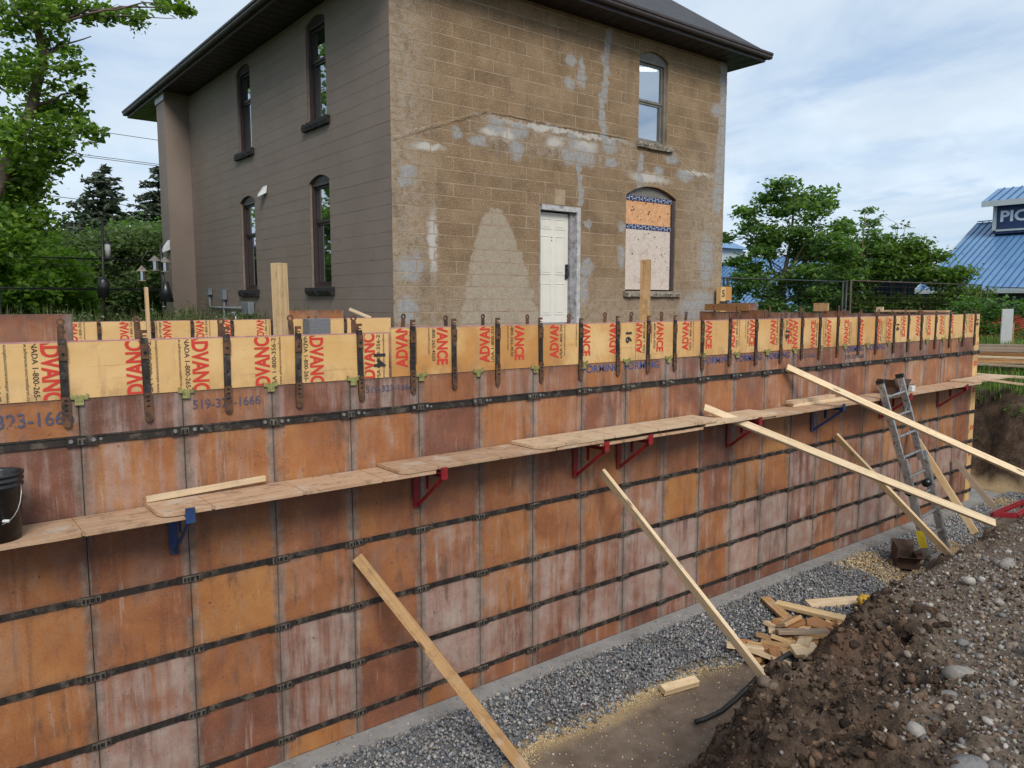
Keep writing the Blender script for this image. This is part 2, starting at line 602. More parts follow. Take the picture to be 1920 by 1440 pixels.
def fbm(x, y, seed=0, oct=4, gain=.5):
    s, a, t = 0, 1.0, 0
    for i in range(oct):
        s = s + a * vnoise(x * 2 ** i + 17.3 * i, y * 2 ** i - 9.1 * i, seed + i)
        t += a
        a *= gain
    return s / t


def sstep(x, a, b):
    t = np.clip((x - a) / (b - a), 0, 1)
    return t * t * (3 - 2 * t)

# ------------------------------------------------------------------ terrain
FLOOR = -.07
CX = [-6, 0, 1.5, 2.6, 3.4, 4.15, 4.5, 4.85, 5.5, 6.4, 8.2, 10.1, 14, 17]
CY = [.2, .6, .9, 1.45, 2.15, 2.66, 2.76, 2.79, 2.82, 3.03, 3.06, 3.14, 3.2, 3.4]
HX = [-6, 1.5, 3.4, 4.3, 6, 10.2, 13, 17]
HZ = [1.6, 1.35, .98, .86, .84, .95, 1.05, 1.7]


def crest(X):
    return np.interp(X, CX, CY)


def ground_z(X, Y, detail=True):
    X, Y = np.asarray(X, float), np.asarray(Y, float)
    yc = crest(X) + (fbm(X * 1.3, Y * .0 + 3.3, 5, 3) - .5) * .22
    hc = np.interp(X, HX, HZ)
    back = np.clip(yc - Y, 0, 40)
    top = np.minimum(hc + .36 * back * np.exp(-back * .18), 1.85)
    top = np.where(X > 11, np.minimum(np.maximum(top, 1.0 + (X - 11) * .12), 1.85), top)
    slope = top + (FLOOR - top) * sstep(Y, yc - .10, yc + .80)
    rb = 1.70 + .5 * sstep(X, 17, 23) - 1.3 * sstep(X, 30, 38)
    rb_edge = 16.15 + (fbm(Y * 1.1, Y * 0, 9, 3) - .5) * .5
    right = FLOOR + (rb - FLOOR) * sstep(X, rb_edge, rb_edge + .75)
    z = np.maximum(slope, right)
    bk = 2.85 - .6 * sstep(X, 6.2, 15) - .7 * sstep(X, 30, 38)
    z = np.maximum(z, FLOOR + (bk - FLOOR) * sstep(Y, 11.3 + 1.0 * (X > 6.3), 11.6 + 1.0 * (X > 6.3)))
    z = np.maximum(z, FLOOR + (2.7 - FLOOR) * sstep(X, -6.2, -7.0))
    if detail:
        bank = sstep(z, .03, .3)
        near = sstep(np.abs(Y - 2.2), 3.5, 2.6) * sstep(X, 18, 16)
        dirt = dirt_w(X, Y)
        rg = 1 - np.abs(fbm(X * 3.3, Y * 3.3, 21, 3) * 2 - 1)
        rg2 = 1 - np.abs(fbm(X * 8, Y * 8, 33, 3) * 2 - 1)
        lump = (fbm(X * 1.9, Y * 1.9, 3, 5, .55) - .5) * .42 + (rg - .7) * .30 + (rg2 - .7) * .20 + (fbm(X * 13, Y * 13, 41, 3, .65) - .5) * .17
        pebb = (fbm(X * 2, Y * 2, 13, 3) - .5) * .10 + (fbm(X * 16, Y * 16, 14, 2) - .5) * .016
        z = z + bank * near * (dirt * lump + (1 - dirt) * pebb)
        rbw = sstep(X, 15.9, 16.3) * sstep(X, 19, 17.2) * sstep(Y, 2.5, 3.5)
        z = z + rbw * bank * ((fbm(Y * 3.1, X * 2, 51, 4) - .5) * .35)
        z = z + (1 - bank) * ((fbm(X * 1.2, Y * 1.2, 61, 3) - .5) * .05 + (fbm(X * 9, Y * 9, 62, 4, .6) - .5) * .022)
        far = sstep(X, 18, 24) + sstep(Y, 12, 14)
        z = z + np.clip(far, 0, 1) * (fbm(X * .4, Y * .4, 71, 3) - .5) * .25
    return z


def dirt_w(X, Y):
    """1 where the bank is bare dark soil, 0 where it is stony"""
    yc = crest(X)
    wid = np.interp(X, [2.5, 4.2, 4.9, 5.6, 6.3, 7.2, 16], [1.2, 1.05, .75, .50, .22, -.1, -.1])
    n = (fbm(X * 2.1, Y * 2.1, 77, 4) - .5) * .9
    d = sstep(Y, yc - wid - .45 + n, yc - wid + .40 + n)
    return np.clip(d, 0, 1) * sstep(X, 17, 15)


def axis(*segs):
    out = []
    for a, b, st in segs:
        n = max(1, int(round((b - a) / st)))
        out += list(np.linspace(a, b, n, endpoint=False))
    out.append(segs[-1][1])
    return np.array(out)


gx = axis((-900, -60, 60), (-60, -8, 4), (-8, 2.2, .35), (2.2, 7.6, .026), (7.6, 12, .045), (12, 19, .1), (19, 44, .6), (44, 120, 6), (120, 1200, 90))
gy = axis((-900, -60, 60), (-60, -4, 4), (-4, .4, .3), (.4, 4.0, .026), (4.0, 6.5, .09), (6.5, 13, .25), (13, 50, 1.2), (50, 150, 8), (150, 1500, 90))
GX, GY = np.meshgrid(gx, gy)
GZ = ground_z(GX, GY)
nx, ny = len(gx), len(gy)
idx = np.arange(nx * ny).reshape(ny, nx)
F = np.stack([idx[:-1, :-1], idx[:-1, 1:], idx[1:, 1:], idx[1:, :-1]], -1).reshape(-1, 4)
V = np.stack([GX, GY, GZ], -1).reshape(-1, 3)

mt, k, b = new_mat('earth')
p = k.pos()
wd_, wg, wm, ws = (k.attr(a)['Fac'] for a in ('w_dirt', 'w_grass', 'w_mud', 'w_sand'))
n1 = k.noise(p, 5, 7, .65)
n2 = k.noise(p, 28, 6, .7)
n3 = k.noise(p, 1.4, 5, .6)
stony = k.ramp(n2, [(.32, (.080, .056, .039)), (.5, (.165, .122, .087)), (.7, (.275, .215, .162))])
stony = k.mix(k.ma('MULTIPLY', k.ss(n1, .45, .65), .55), stony, (.115, .082, .060))
soil = k.ramp(k.ma('ADD', k.ma('MULTIPLY', n1, .6), k.ma('MULTIPLY', n2, .4)), [(.36, (.024, .016, .011)), (.5, (.072, .047, .032)), (.66, (.165, .115, .080))])
soil = k.mix(k.ma('MULTIPLY', k.ss(n3, .52, .66), .6), soil, (.15, .082, .050))
mud = k.ramp(n1, [(.3, (.125, .088, .062)), (.55, (.19, .138, .10)), (.75, (.25, .188, .14))])
mud = k.mix(k.ma('MULTIPLY', k.ss(n2, .55, .7), .4), mud, (.085, .062, .048))
mud = k.mix(k.ma('MULTIPLY', k.ss(n3, .48, .62), .45), mud, (.12, .083, .06))
sand = k.ramp(n2, [(.3, (.30, .20, .10)), (.7, (.48, .36, .20))])
grs = k.ramp(n1, [(.3, (.035, .055, .014)), (.6, (.075, .11, .026)), (.8, (.13, .12, .05))])
c = k.mix(wd_, stony, soil)
c = k.mix(wm, c, mud)
c = k.mix(ws, c, sand)
c = k.mix(wg, c, grs)
k.set(b.inputs['Base Color'], c)
k.set(b.inputs['Roughness'], k.ss(k.ma('MULTIPLY', wm, k.ss(n3, .45, .6)), 0, 1, .95, .62))
b.inputs['Specular IOR Level'].default_value = .25
k.set(b.inputs['Normal'], k.bump(k.ma('ADD', n2, k.noise(p, 75, 4, .7)), k.ss(wm, 0, 1, .95, .6), .014))

ground = np_obj('ground', V, F, 'earth', smooth=True)
tag(ground, 'excavated ground with a dirt and gravel bank', None, kind='structure')
me = ground.data
zs = ground_z(V[:, 0], V[:, 1], False)
x_, y_ = V[:, 0], V[:, 1]
inpit = sstep(zs, .10, .02)
nz = fbm(x_ * 1.1, y_ * 1.1, 91, 4)
w_sand = inpit * np.clip(sstep(np.abs(y_ - (4.42 + (nz - .5) * .5)), .22, .02) * sstep(x_, 6.6, 5.2) + .85 * sstep(x_, 8.4, 9.6) * sstep(nz, .35, .5), 0, 1)
w_grass = np.clip(sstep(x_, 16.9, 17.6) * sstep(zs, 1.3, 1.6) + sstep(y_, 11.3, 11.7) + sstep(x_, -6.5, -7), 0, 1)
for nm, val in (('w_dirt', np.where(inpit > .5, 1, np.clip(dirt_w(x_, y_) + sstep(x_, 15.7, 16.1) * sstep(x_, 17.6, 16.9), 0, 1))), ('w_mud', inpit), ('w_sand', w_sand), ('w_grass', w_grass)):
    a = me.attributes.new(nm, 'FLOAT', 'POINT')
    a.data.foreach_set('value', np.asarray(val, np.float32))


# ------------------------------------------------------------------ loose stone
def ico(sub):
    bm = bmesh.new()
    bmesh.ops.create_icosphere(bm, subdivisions=sub, radius=1)
    v = np.array([q.co[:] for q in bm.verts])
    f = np.array([[q.index for q in fc.verts] for fc in bm.faces])
    bm.free()
    return v, f


ICO1, ICO2, ICO3 = ico(1), ico(2), ico(3)


def rand_rot(n):
    q = RNG.normal(size=(n, 4))
    q /= np.linalg.norm(q, axis=1)[:, None]
    a, b_, c_, d = q.T
    return np.stack([np.stack([1 - 2 * (c_ * c_ + d * d), 2 * (b_ * c_ - a * d), 2 * (b_ * d + a * c_)], -1),
                     np.stack([2 * (b_ * c_ + a * d), 1 - 2 * (b_ * b_ + d * d), 2 * (c_ * d - a * b_)], -1),
                     np.stack([2 * (b_ * d - a * c_), 2 * (c_ * d + a * b_), 1 - 2 * (b_ * b_ + c_ * c_)], -1)], 1)


def stones(name, P, rad, col, mat, parent=None, base=ICO1, rough=.22, flat=.62, smooth=True):
    """many small stones as one mesh; each gets its own shape, turn and colour"""
    bv, bf = base
    n, kv = len(P), len(bv)
    shape = bv[None] * (1 + RNG.uniform(-rough, rough, (n, kv, 1)))
    sc = np.stack([RNG.uniform(.8, 1.3, n), RNG.uniform(.7, 1.1, n), RNG.uniform(flat * .8, flat * 1.25, n)], 1)
    shape = shape * sc[:, None]
    tilt = rand_rot(n)
    shape = np.einsum('nij,nkj->nki', tilt, shape)
    V = (shape * rad[:, None, None] + P[:, None]).reshape(-1, 3)
    F = (bf[None] + (np.arange(n) * kv)[:, None, None]).reshape(-1, bf.shape[1])
    c = np.repeat(col, kv, 0)
    return np_obj(name, V, F, mat, c, smooth, parent)


def palette(n, cols, jit=.18):
    cols = np.array(cols)
    c = cols[RNG.integers(0, len(cols), n)]
    return np.clip(c * (1 + RNG.uniform(-jit, jit, (n, 1))) * (1 + RNG.uniform(-.05, .05, (n, 3))), .005, .95)


GREYS = [(.20, .205, .215), (.26, .255, .25), (.15, .155, .165), (.33, .315, .30), (.115, .115, .12), (.42, .40, .38), (.23, .20, .175), (.19, .21, .235)]
TANS = [(.44, .31, .155), (.36, .24, .115), (.52, .41, .25), (.27, .20, .125), (.24, .225, .21), (.46, .38, .27)]
FIELD = [(.20, .150, .108), (.16, .115, .082), (.21, .178, .148), (.27, .238, .205), (.145, .122, .105), (.33, .295, .255), (.235, .182, .138), (.40, .365, .32), (.115, .098, .088), (.19, .178, .17), (.28, .215, .162)]


def gravel_edge(X):
    """how far the grey gravel reaches out from the footing"""
    return np.interp(X, [-1, 2.4, 3.2, 3.8, 4.4, 5.2, 5.8, 6.2, 6.6, 9.0, 9.6], [3.6, 3.75, 4.15, 4.47, 4.48, 4.40, 4.42, 4.30, 3.8, 3.9, 4.6])


# grey drainage gravel beside the footing
n = 31000
gxx = RNG.uniform(0.2, 9.5, n)
gyy = RNG.uniform(3.7, 5.14, n)
ed = gravel_edge(gxx) + (fbm(gxx * 2.3, gyy * 2.3, 101, 3) - .5) * .35
keep = (gyy > ed - np.abs(RNG.normal(0, .035, n))) & ~((gxx > 6.3) & (gxx < 8.3) & (gyy < 4.2) & (RNG.random(n) < .6))
gxx, gyy = gxx[keep], gyy[keep]
bed = np.clip((gyy - ed[keep]) / .25, 0, 1)
P = np.stack([gxx, gyy, FLOOR + .005 + bed * .05 + RNG.uniform(-.012, .02, len(gxx))], 1)
tag(stones('drainage_gravel', P, np.clip(RNG.lognormal(-4.46, .30, len(P)), .006, .026), palette(len(P), GREYS) * .84, 'gravel_stone'),
    'grey drainage gravel spread along the concrete footing', 'gravel', kind='stuff')
gb = MB()
xs = np.linspace(.2, 9.4, 60)
for i in range(len(xs) - 1):
    a, c_ = float(gravel_edge(xs[i])) + .12, float(gravel_edge(xs[i + 1])) + .12
    nn = len(gb.v)
    gb.v += [(xs[i], a, FLOOR + .012), (xs[i + 1], c_, FLOOR + .012), (xs[i + 1], 5.13, FLOOR + .042), (xs[i], 5.13, FLOOR + .042)]
    gb.face([nn, nn + 1, nn + 2, nn + 3])
plain('gravel_bed', (.16, .16, .165), .95, .5, 60, .9, 80, bd=.01)
tag(gb.build('gravel_bed', 'gravel_bed', fix=False), 'bed of packed grey gravel', kind='structure')

# tan pea gravel further along, with a darker grey patch
n = 17000
gxx = RNG.uniform(9.2, 15.9, n)
gyy = RNG.uniform(3.95, 5.16, n)
late = fbm(gxx * .9, gyy * 1.6, 107, 3)
keep = (late > .36) | (gyy > 4.9)
gxx, gyy, late = gxx[keep], gyy[keep], late[keep]
P = np.stack([gxx, gyy, FLOOR + .012 + RNG.uniform(-.008, .025, len(gxx))], 1)
grey = (fbm(gxx * .8 + 4, gyy * 1.2, 111, 3) > .53) | ((gxx > 12.2) & (gxx < 13.4))
colr = np.where(grey[:, None], palette(len(P), GREYS), palette(len(P), TANS))
tag(stones('pea_gravel', P, RNG.uniform(.010, .019, len(P)), colr, 'gravel_stone'),
    'tan and grey pea gravel spread near the foot of the ladder', 'gravel', kind='stuff')

# sand rim grains along the gravel edge
n = 5000
gxx = RNG.uniform(3.2, 6.2, n)
gyy = gravel_edge(gxx) - np.abs(RNG.normal(0, .07, n)) + .02
P = np.stack([gxx, gyy, np.full(n, FLOOR + .008) + (fbm(gxx * 1.2, gyy * 1.2, 61, 3) - .5) * .05], 1)
tag(stones('coarse_sand', P, RNG.uniform(.003, .007, n), palette(n, [(.50, .37, .20), (.42, .30, .15), (.56, .45, .28)]), 'gravel_stone'),
    'rim of coarse tan sand along the gravel edge', 'sand', kind='stuff')

# stony litter on the bank
n = 36000
sx = 2.4 + 12.5 * RNG.random(n) ** 1.5
sy = RNG.uniform(-.6, 3.25, n)
dw = dirt_w(sx, sy)
keep = (sy < crest(sx) + .15) & (RNG.random(n) > dw * .93) & (sy / sx < .95)
sx, sy = sx[keep], sy[keep]
rad = np.clip(RNG.lognormal(-4.62, .48, len(sx)), .004, .028)
P = np.stack([sx, sy, ground_z(sx, sy) + rad * .25], 1)
tag(stones('bank_pebbles', P, rad, palette(len(P), FIELD, .25) * .86, 'gravel_stone', smooth=True),
    'scatter of small pebbles over the stony bank', 'pebbles', kind='stuff')
n = 30000
sx = RNG.uniform(2.6, 7.9, n)
sy = RNG.uniform(.9, 3.7, n)
keep = (RNG.random(n) < np.maximum(dirt_w(sx, sy), .22)) & (sy < crest(sx) + .7)
sx, sy = sx[keep], sy[keep]
rad = np.clip(RNG.lognormal(-5.05, .60, len(sx)), .0025, .032)
P = np.stack([sx, sy, ground_z(sx, sy) + rad * .2], 1)
tag(stones('soil_clods', P, rad, palette(len(P), [(.045, .029, .02), (.075, .048, .032), (.11, .073, .048), (.028, .019, .014), (.135, .085, .055)], .3), 'clod', rough=.38, flat=.8, smooth=True),
    'crumbled clods of dark wet soil along the bank edge', 'soil', kind='stuff')

# bigger crumbling lumps of soil
n = 700
sx = RNG.uniform(2.8, 6.6, n)
sy = RNG.uniform(1.0, 3.6, n)
keep = (RNG.random(n) < dirt_w(sx, sy)) & (sy < crest(sx) + .6)
sx, sy = sx[keep], sy[keep]
rad = np.clip(RNG.lognormal(-3.62, .45, len(sx)), .014, .075)
P = np.stack([sx, sy, ground_z(sx, sy) - rad * .15], 1)
bv, bf = ICO3
V_, F_, C_ = [], [], []
SOILS = [(.050, .033, .023), (.080, .053, .036), (.115, .078, .053), (.034, .023, .016)]
for q in range(len(P)):
    fr = RNG.normal(size=(4, 3)) * np.array([[1.5], [2.6], [4.5], [8.0]])
    ph = RNG.uniform(0, 6.3, 4)
    d = 1 + sum(a_ * np.sin(bv @ f_ + p_) for a_, f_, p_ in zip((.28, .22, .16, .10), fr, ph)) + RNG.uniform(-.10, .10, len(bv))
    V_.append(bv * d[:, None] * np.array([1.1, 1, .75]) * rad[q] + P[q])
    F_.append(bf + q * len(bv))
    C_.append(np.tile(np.array(SOILS[q % 4]), (len(bv), 1)))
o = np_obj('soil_lumps', np.concatenate(V_), np.concatenate(F_), 'clod', np.concatenate(C_), False)
tag(o, 'larger lumps of dark soil heaped on the bank edge', 'soil', kind='stuff')
# stray pebbles on the mud and on the footing
n = 1500
sx = np.concatenate([RNG.uniform(3.2, 9.5, n), RNG.uniform(1.5, 13.5, 500)])
sy = np.concatenate([RNG.uniform(3.4, 4.6, n), 5.14 + .17 * RNG.random(500) ** 1.8])
keep = ground_z(sx, sy, False) < .02
sx, sy = sx[keep], sy[keep]
zz = np.where(sy > 5.138, .004, ground_z(sx, sy) + .002)
rad = RNG.uniform(.004, .011, len(sx))
tag(stones('stray_pebbles', np.stack([sx, sy, zz], 1), rad, palette(len(sx), GREYS + TANS), 'gravel_stone'), 'stray pebbles on the mud and the footing', 'pebbles', kind='stuff')

# the larger stones, one by one
VAR = []
for q in range(8):
    bv, bf = ICO2
    ph = RNG.uniform(0, 6, 3)
    fr = RNG.normal(size=(3, 3)) * 1.1
    d = 1 + .13 * np.sin(bv @ fr[0] * 1.6 + ph[0]) + .10 * np.sin(bv @ fr[1] * 2.3 + ph[1]) + .05 * np.sin(bv @ fr[2] * 4 + ph[2])
    v = bv * d[:, None] * np.array([1.15, .9, .68])
    VAR.append((v, bf))
STM = []
for q, (v, f) in enumerate(VAR):
    for col in FIELD[q % 3::3]:
        STM.append(np_mesh('stone', v, f, 'stone', np.tile(np.array(col) * .82, (len(v), 1)), True))
n = 5200
sx = 2.6 + 9.0 * RNG.random(n) ** 1.35
sy = RNG.uniform(.4, 3.2, n)
keep = (sy < crest(sx) + .05) & (RNG.random(n) > dirt_w(sx, sy) * .95) & (sy / sx > .17) & (sy / sx < .8)
sx, sy = sx[keep][:240], sy[keep][:240]
rad = np.clip(RNG.lognormal(-3.72, .36, len(sx)), .016, .06)
sz = ground_z(sx, sy)
big = [(5.02, 1.84, .085, 4), (5.55, 1.62, .062, 2), (4.55, 1.05, .075, 5), (4.05, 1.12, .055, 3), (3.65, 1.28, .085, 1), (3.32, 1.12, .075, 5), (5.9, 2.3, .055, 0), (3.9, 1.62, .05, 3), (6.9, 2.5, .06, 2), (7.6, 2.45, .07, 4), (5.3, 2.15, .05, 5), (4.6, 1.75, .05, 1)]
for q in range(len(sx) + len(big)):
    if q < len(sx):
        x, y, r_, mi = sx[q], sy[q], rad[q], random.randrange(len(STM))
    else:
        x, y, r_, mi = big[q - len(sx)]
        mi *= 3
    o = bpy.data.objects.new('stone', STM[mi % len(STM)])
    zz = float(ground_z(np.array([x]), np.array([y]))[0])
    o.location = (x, y, zz + r_ * .22)
    o.scale = (r_, r_, r_)
    o.rotation_euler = (random.uniform(-.5, .5), random.uniform(-.5, .5), random.uniform(0, 6.3))
    link(o, ground)

# concrete footing under the forms
fb = MB()
ex = [-3.0]
while ex[-1] < 14.9:
    ex.append(ex[-1] + random.uniform(.25, .5))
poly = [(ex[0], 5.9)] + [(x, 5.135 + random.uniform(-.008, .008)) for x in ex] + [(ex[-1], 5.9)]
fb.ext(poly, lambda u, v, w_: (u, v, w_), -.28, 0.0)
tag(fb.build('footing', 'footing_concrete'), 'grey concrete footing strip under the form wall', kind='structure')

# ------------------------------------------------------------------ lettering
_txt = {}


def text2d(s, bold=0.0):
    """flat letters as a triangle mesh, scaled so that x and y both run 0..1"""
    if (s, bold) in _txt:
        return _txt[(s, bold)]
    cu = bpy.data.curves.new('t', 'FONT')
    cu.body = s
    cu.size = 1.0
    cu.offset = bold
    cu.resolution_u = 3
    cu.fill_mode = 'FRONT'
    o = bpy.data.objects.new('t', cu)
    COL.objects.link(o)
    dg = bpy.context.evaluated_depsgraph_get()
    dg.update()
    me = bpy.data.meshes.new_from_object(o.evaluated_get(dg))
    v = np.array([p.co[:2] for p in me.vertices])
    f = [list(p.vertices) for p in me.polygons]
    bpy.data.objects.remove(o)
    bpy.data.curves.remove(cu)
    bpy.data.meshes.remove(me)
    cap = v[:, 1].max() if any(ch.isupper() or ch.isdigit() for ch in s) else .7
    v = v - np.array([v[:, 0].min(), 0])
    v = v / np.array([v[:, 0].max(), cap])
    _txt[(s, bold)] = (v, f)
    return v, f


def letters(s, org, rdir, udir, length, height, mats, parent, bold=0.0, name='lettering', clip=None, lines=None):
    """lines: list of (text, length, cap height, drop below first line, start shift, bold, mat index)"""
    bm = bmesh.new()
    org, rdir, udir = Vector(org), Vector(rdir), Vector(udir)
    for (tx, ln, ht, drop, sh, bo, mi) in (lines or [(s, length, height, 0, 0, bold, 0)]):
        v, f = text2d(tx, bo)
        vs = [bm.verts.new(org + rdir * (sh + float(a) * ln) + udir * (float(b_) * ht - drop)) for a, b_ in v]
        for q in f:
            try:
                fc = bm.faces.new([vs[i] for i in q])
                fc.material_index = mi
            except ValueError:
                pass
    for co, no in (clip or []):
        geo = bm.verts[:] + bm.edges[:] + bm.faces[:]
        bmesh.ops.bisect_plane(bm, geom=geo, plane_co=co, plane_no=no, clear_outer=True)
    if not bm.faces:
        bm.free()
        return None
    me = bpy.data.meshes.new(name)
    bm.to_mesh(me)
    bm.free()
    for mm in mats:
        me.materials.append(MATS[mm])
    return link(bpy.data.objects.new(name, me), parent)


# ------------------------------------------------------------------ the long form wall
WY = 5.33                       # outer face of the forms
PX0, PW = .827, .6096
BARS = [.18, .60, 1.06, 1.57, 2.08, 2.59]
PTOP = 2.845
ROWZ = [.003] + BARS + [PTOP]
ROWT = [.22, .62, .60, .36, .16, .38, .40]


def panel_mesh(x0, x1, y, rows, tones, hues, depth=.05):
    verts, faces, uvs, tn, hu = [], [], [], [], []

    def quad(P, uv, t, h):
        n = len(verts)
        verts.extend(P)
        faces.append([n, n + 1, n + 2, n + 3])
        uvs.extend(uv)
        tn.append(t)
        hu.append(h)
    U = [(0, 0), (1, 0), (1, 1), (0, 1)]
    for r in range(len(rows) - 1):
        a, c_ = rows[r], rows[r + 1]
        quad([(x0, y, a), (x1, y, a), (x1, y, c_), (x0, y, c_)], U, tones[r], hues[r])
    z0, z1 = rows[0], rows[-1]
    M_ = [(.5, .5)] * 4
    quad([(x0, y + depth, z0), (x0, y, z0), (x0, y, z1), (x0, y + depth, z1)], M_, .5, .3)
    quad([(x1, y, z0), (x1, y + depth, z0), (x1, y + depth, z1), (x1, y, z1)], M_, .5, .3)
    quad([(x0, y, z1), (x1, y, z1), (x1, y + depth, z1), (x0, y + depth, z1)], M_, .5, .3)
    quad([(x1, y + depth, z0), (x0, y + depth, z0), (x0, y + depth, z1), (x1, y + depth, z1)], M_, .5, .3)
    me = bpy.data.meshes.new('panel')
    me.from_pydata(verts, [], faces)
    uv = me.uv_layers.new(name='UVMap')
    for i, c_ in enumerate(uvs):
        uv.data[i].uv = c_
    for nm, val in (('tone', tn), ('hue', hu)):
        me.attributes.new(nm, 'FLOAT', 'FACE').data.foreach_set('value', val)
    me.materials.append(MATS['form_plywood'])
    return me


def bar_mesh(L, heavy=False):
    b_ = MB()
    hh, pr = (.028, .012) if heavy else (.0215, .007)
    b_.box(.004, L - .004, -pr, .004, -hh, hh)
    b_.mat(1)
    for q in ((.11,) if heavy else (.13, .30, .47)):
        b_.cyl((q, -pr + .001, 0), (q, -pr - (.006 if heavy else .002), 0), .010, n=8)
    if heavy:
        b_.mat(0).box(.004, L - .004, -pr - .006, -pr + .002, hh - .010, hh - .002)
    return b_.mesh('steel_bar', ['form_steel', 'bolt_steel' if heavy else 'black_hole'])


def latch_mesh(heavy=False):
    b_ = MB()
    if heavy:
        b_.mat(1).box(-.085, .085, -.024, -.011, -.030, .030)
        b_.mat(2)
        for q in (-.062, .062):
            b_.cyl((q, -.022, .004), (q, -.033, .004), .013, n=8)
        b_.mat(0).box(-.026, .024, -.034, -.023, -.022, .020)
        b_.mat(3)
        for q in (-.015, .012):
            b_.box(q - .005, q + .005, -.0365, -.033, -.018, .010)
    else:
        b_.mat(1).box(-.085, .085, -.012, -.004, -.0235, .0235)
        b_.mat(0).box(-.050, .062, -.019, -.010, -.021, .021)
        b_.mat(3)
        for q, ww in ((-.035, .007), (-.012, .006), (.008, .006), (.020, .004), (.047, .009)):
            b_.box(q - ww, q + ww, -.0215, -.018, -.015, .011)
    return b_.mesh('latch', ['latch_steel', 'form_steel', 'bolt_steel', 'black_hole'])


BAR_L, BAR_H = bar_mesh(PW), bar_mesh(PW, True)
LAT_L, LAT_H = latch_mesh(), latch_mesh(True)

wall = empty('form_wall', (6.6, WY, 0), 'long wall of rust orange concrete form panels with yellow boards along its top', 'form wall')
random.seed(21)
NP_ = 22
for i in range(-4, NP_):
    x0 = PX0 + PW * i
    yo = random.uniform(-.003, .003)
    bias = .10 * math.sin(i * 1.7) + .20 * min(1, max(0, (i - 3) / 12.0))
    tones, hues = [], []
    for r in range(7):
        pale_p = 1.0 if r in (1, 2) else .5
        t = ROWT[r] + bias * pale_p + random.uniform(-.30, .28)
        if r >= 4:
            t = ROWT[r] + random.uniform(-.12, .16)
        tones.append(min(1, max(0, t)))
        hues.append(min(1, max(0, random.gauss(.55 if r not in (0, 6) else .34, .26))))
    SPEC = {0: ((3, .30, .62), (2, .72, .5), (1, .95, .4)), 1: ((3, .05, .98), (2, .22, .62), (1, .12, .18)), 2: ((3, .42, .60), (2, .74, .3), (1, .70, .35)), 3: ((4, .05, .55), (3, .05, .60), (2, .20, .42), (1, .30, .25)),
            4: ((3, .55, .6), (2, .80, .4), (1, .92, .4)), 5: ((3, .22, .72), (2, .45, .7), (1, .72, .35)), 6: ((3, .30, .65), (2, .62, .5), (1, .65, .3)), 7: ((3, .35, .6), (2, .60, .45), (1, .75, .35)), 8: ((3, .62, .5), (2, .85, .4), (1, .88, .4))}
    if i in SPEC:
        for r, t, h in SPEC[i]:
            tones[r], hues[r] = t, h
    if i == -1:
        for r, t, h in ((3, .15, .8), (2, .3, .7), (1, .55, .6)):
            tones[r], hues[r] = t, h
    pn = bpy.data.objects.new('panel', panel_mesh(x0 + .0022, x0 + PW - .0022, WY + yo, ROWZ, tones, hues))
    link(pn, wall)
    for z in BARS:
        hv = z > 2.5
        o = bpy.data.objects.new('steel_bar', BAR_H if hv else BAR_L)
        o.location = (x0, WY + yo, z + random.uniform(-.003, .003))
        link(o, pn)
        o = bpy.data.objects.new('latch', LAT_H if hv else LAT_L)
        o.location = (x0 + PW + random.uniform(-.008, .008), WY - (.003 if hv else .006), z + random.uniform(-.003, .003))
        o.rotation_euler = (0, random.uniform(-.03, .03), 0)
        link(o, pn)

# stencilled firm name and number on the top strip of the panels
STEN = [('519-323-1666', .20, 2.70, .60, .085, 'faded_ink'), ('519-323-1666', 1.50, 2.725, .46, .062, 'faded_ink'), ('519-323-1666', 2.79, 2.74, .42, .05, 'faded_ink'),
        ('FORMING', 5.10, 2.76, .50, .072, 'blue_ink'), ('FORMING', 5.68, 2.76, .52, .072, 'blue_ink'), ('FORMING', 6.95, 2.755, .50, .072, 'blue_ink'), ('FORMING', 7.56, 2.755, .50, .072, 'blue_ink'),
        ('FORMING', 8.18, 2.755, .48, .072, 'blue_ink'), ('519-323-1666', 8.72, 2.73, .52, .06, 'faded_ink'), ('FORMING', 10.0, 2.765, .50, .075, 'blue_ink'), ('FORMING', 10.62, 2.765, .50, .075, 'blue_ink'),
        ('519-323-1666', 10.0, 2.67, .52, .055, 'faded_ink')]
for s, x, z, L, hh, mm in STEN:
    letters(s, (x, WY - .0055, z), (1, 0, 0), (0, 0, 1), L, hh, [mm], wall, .012, 'stencilled_lettering')

# yellow filler boards on top, with the maker's print
FB, FT1, FT2 = 2.850, 3.200, 3.236
BOARDS = [(-1.6, 2.775, FT1, 'yellow_plywood'), (2.778, 2.995, FT1, 'yellow_plywood'), (3.02, 5.625, FT2, 'orange_plywood'), (5.628, 5.835, FT2, 'amber_plywood'), (5.842, 8.49, FT2, 'amber_plywood'),
          (8.493, 8.69, FT2, 'amber_plywood'), (8.697, 11.395, FT2, 'amber_plywood'), (11.40, 11.56, FT2, 'yellow_plywood'), (11.566, 14.24, FT2, 'yellow_plywood'), (14.245, 14.43, FT2, 'yellow_plywood')]
fillers = []
for j, (x0, x1, zt, mm) in enumerate(BOARDS):
    b_ = MB()
    b_.box(x0, x1, WY - .004 + .001 * (j % 2), WY + .016, FB, zt - .004)
    b_.mat(1).box(x0, x1, WY - .002, WY + .024, zt - .0035, zt + .004)
    fillers.append(b_.build('filler_board', [mm, 'pink_edge'], wall))
LA, CA = .475, .105
PHU, PHD = 'USA 1-800-356-2202', 'CANADA 1-800-265-4550'
WEB = 'www.advanceconcreteform.com'
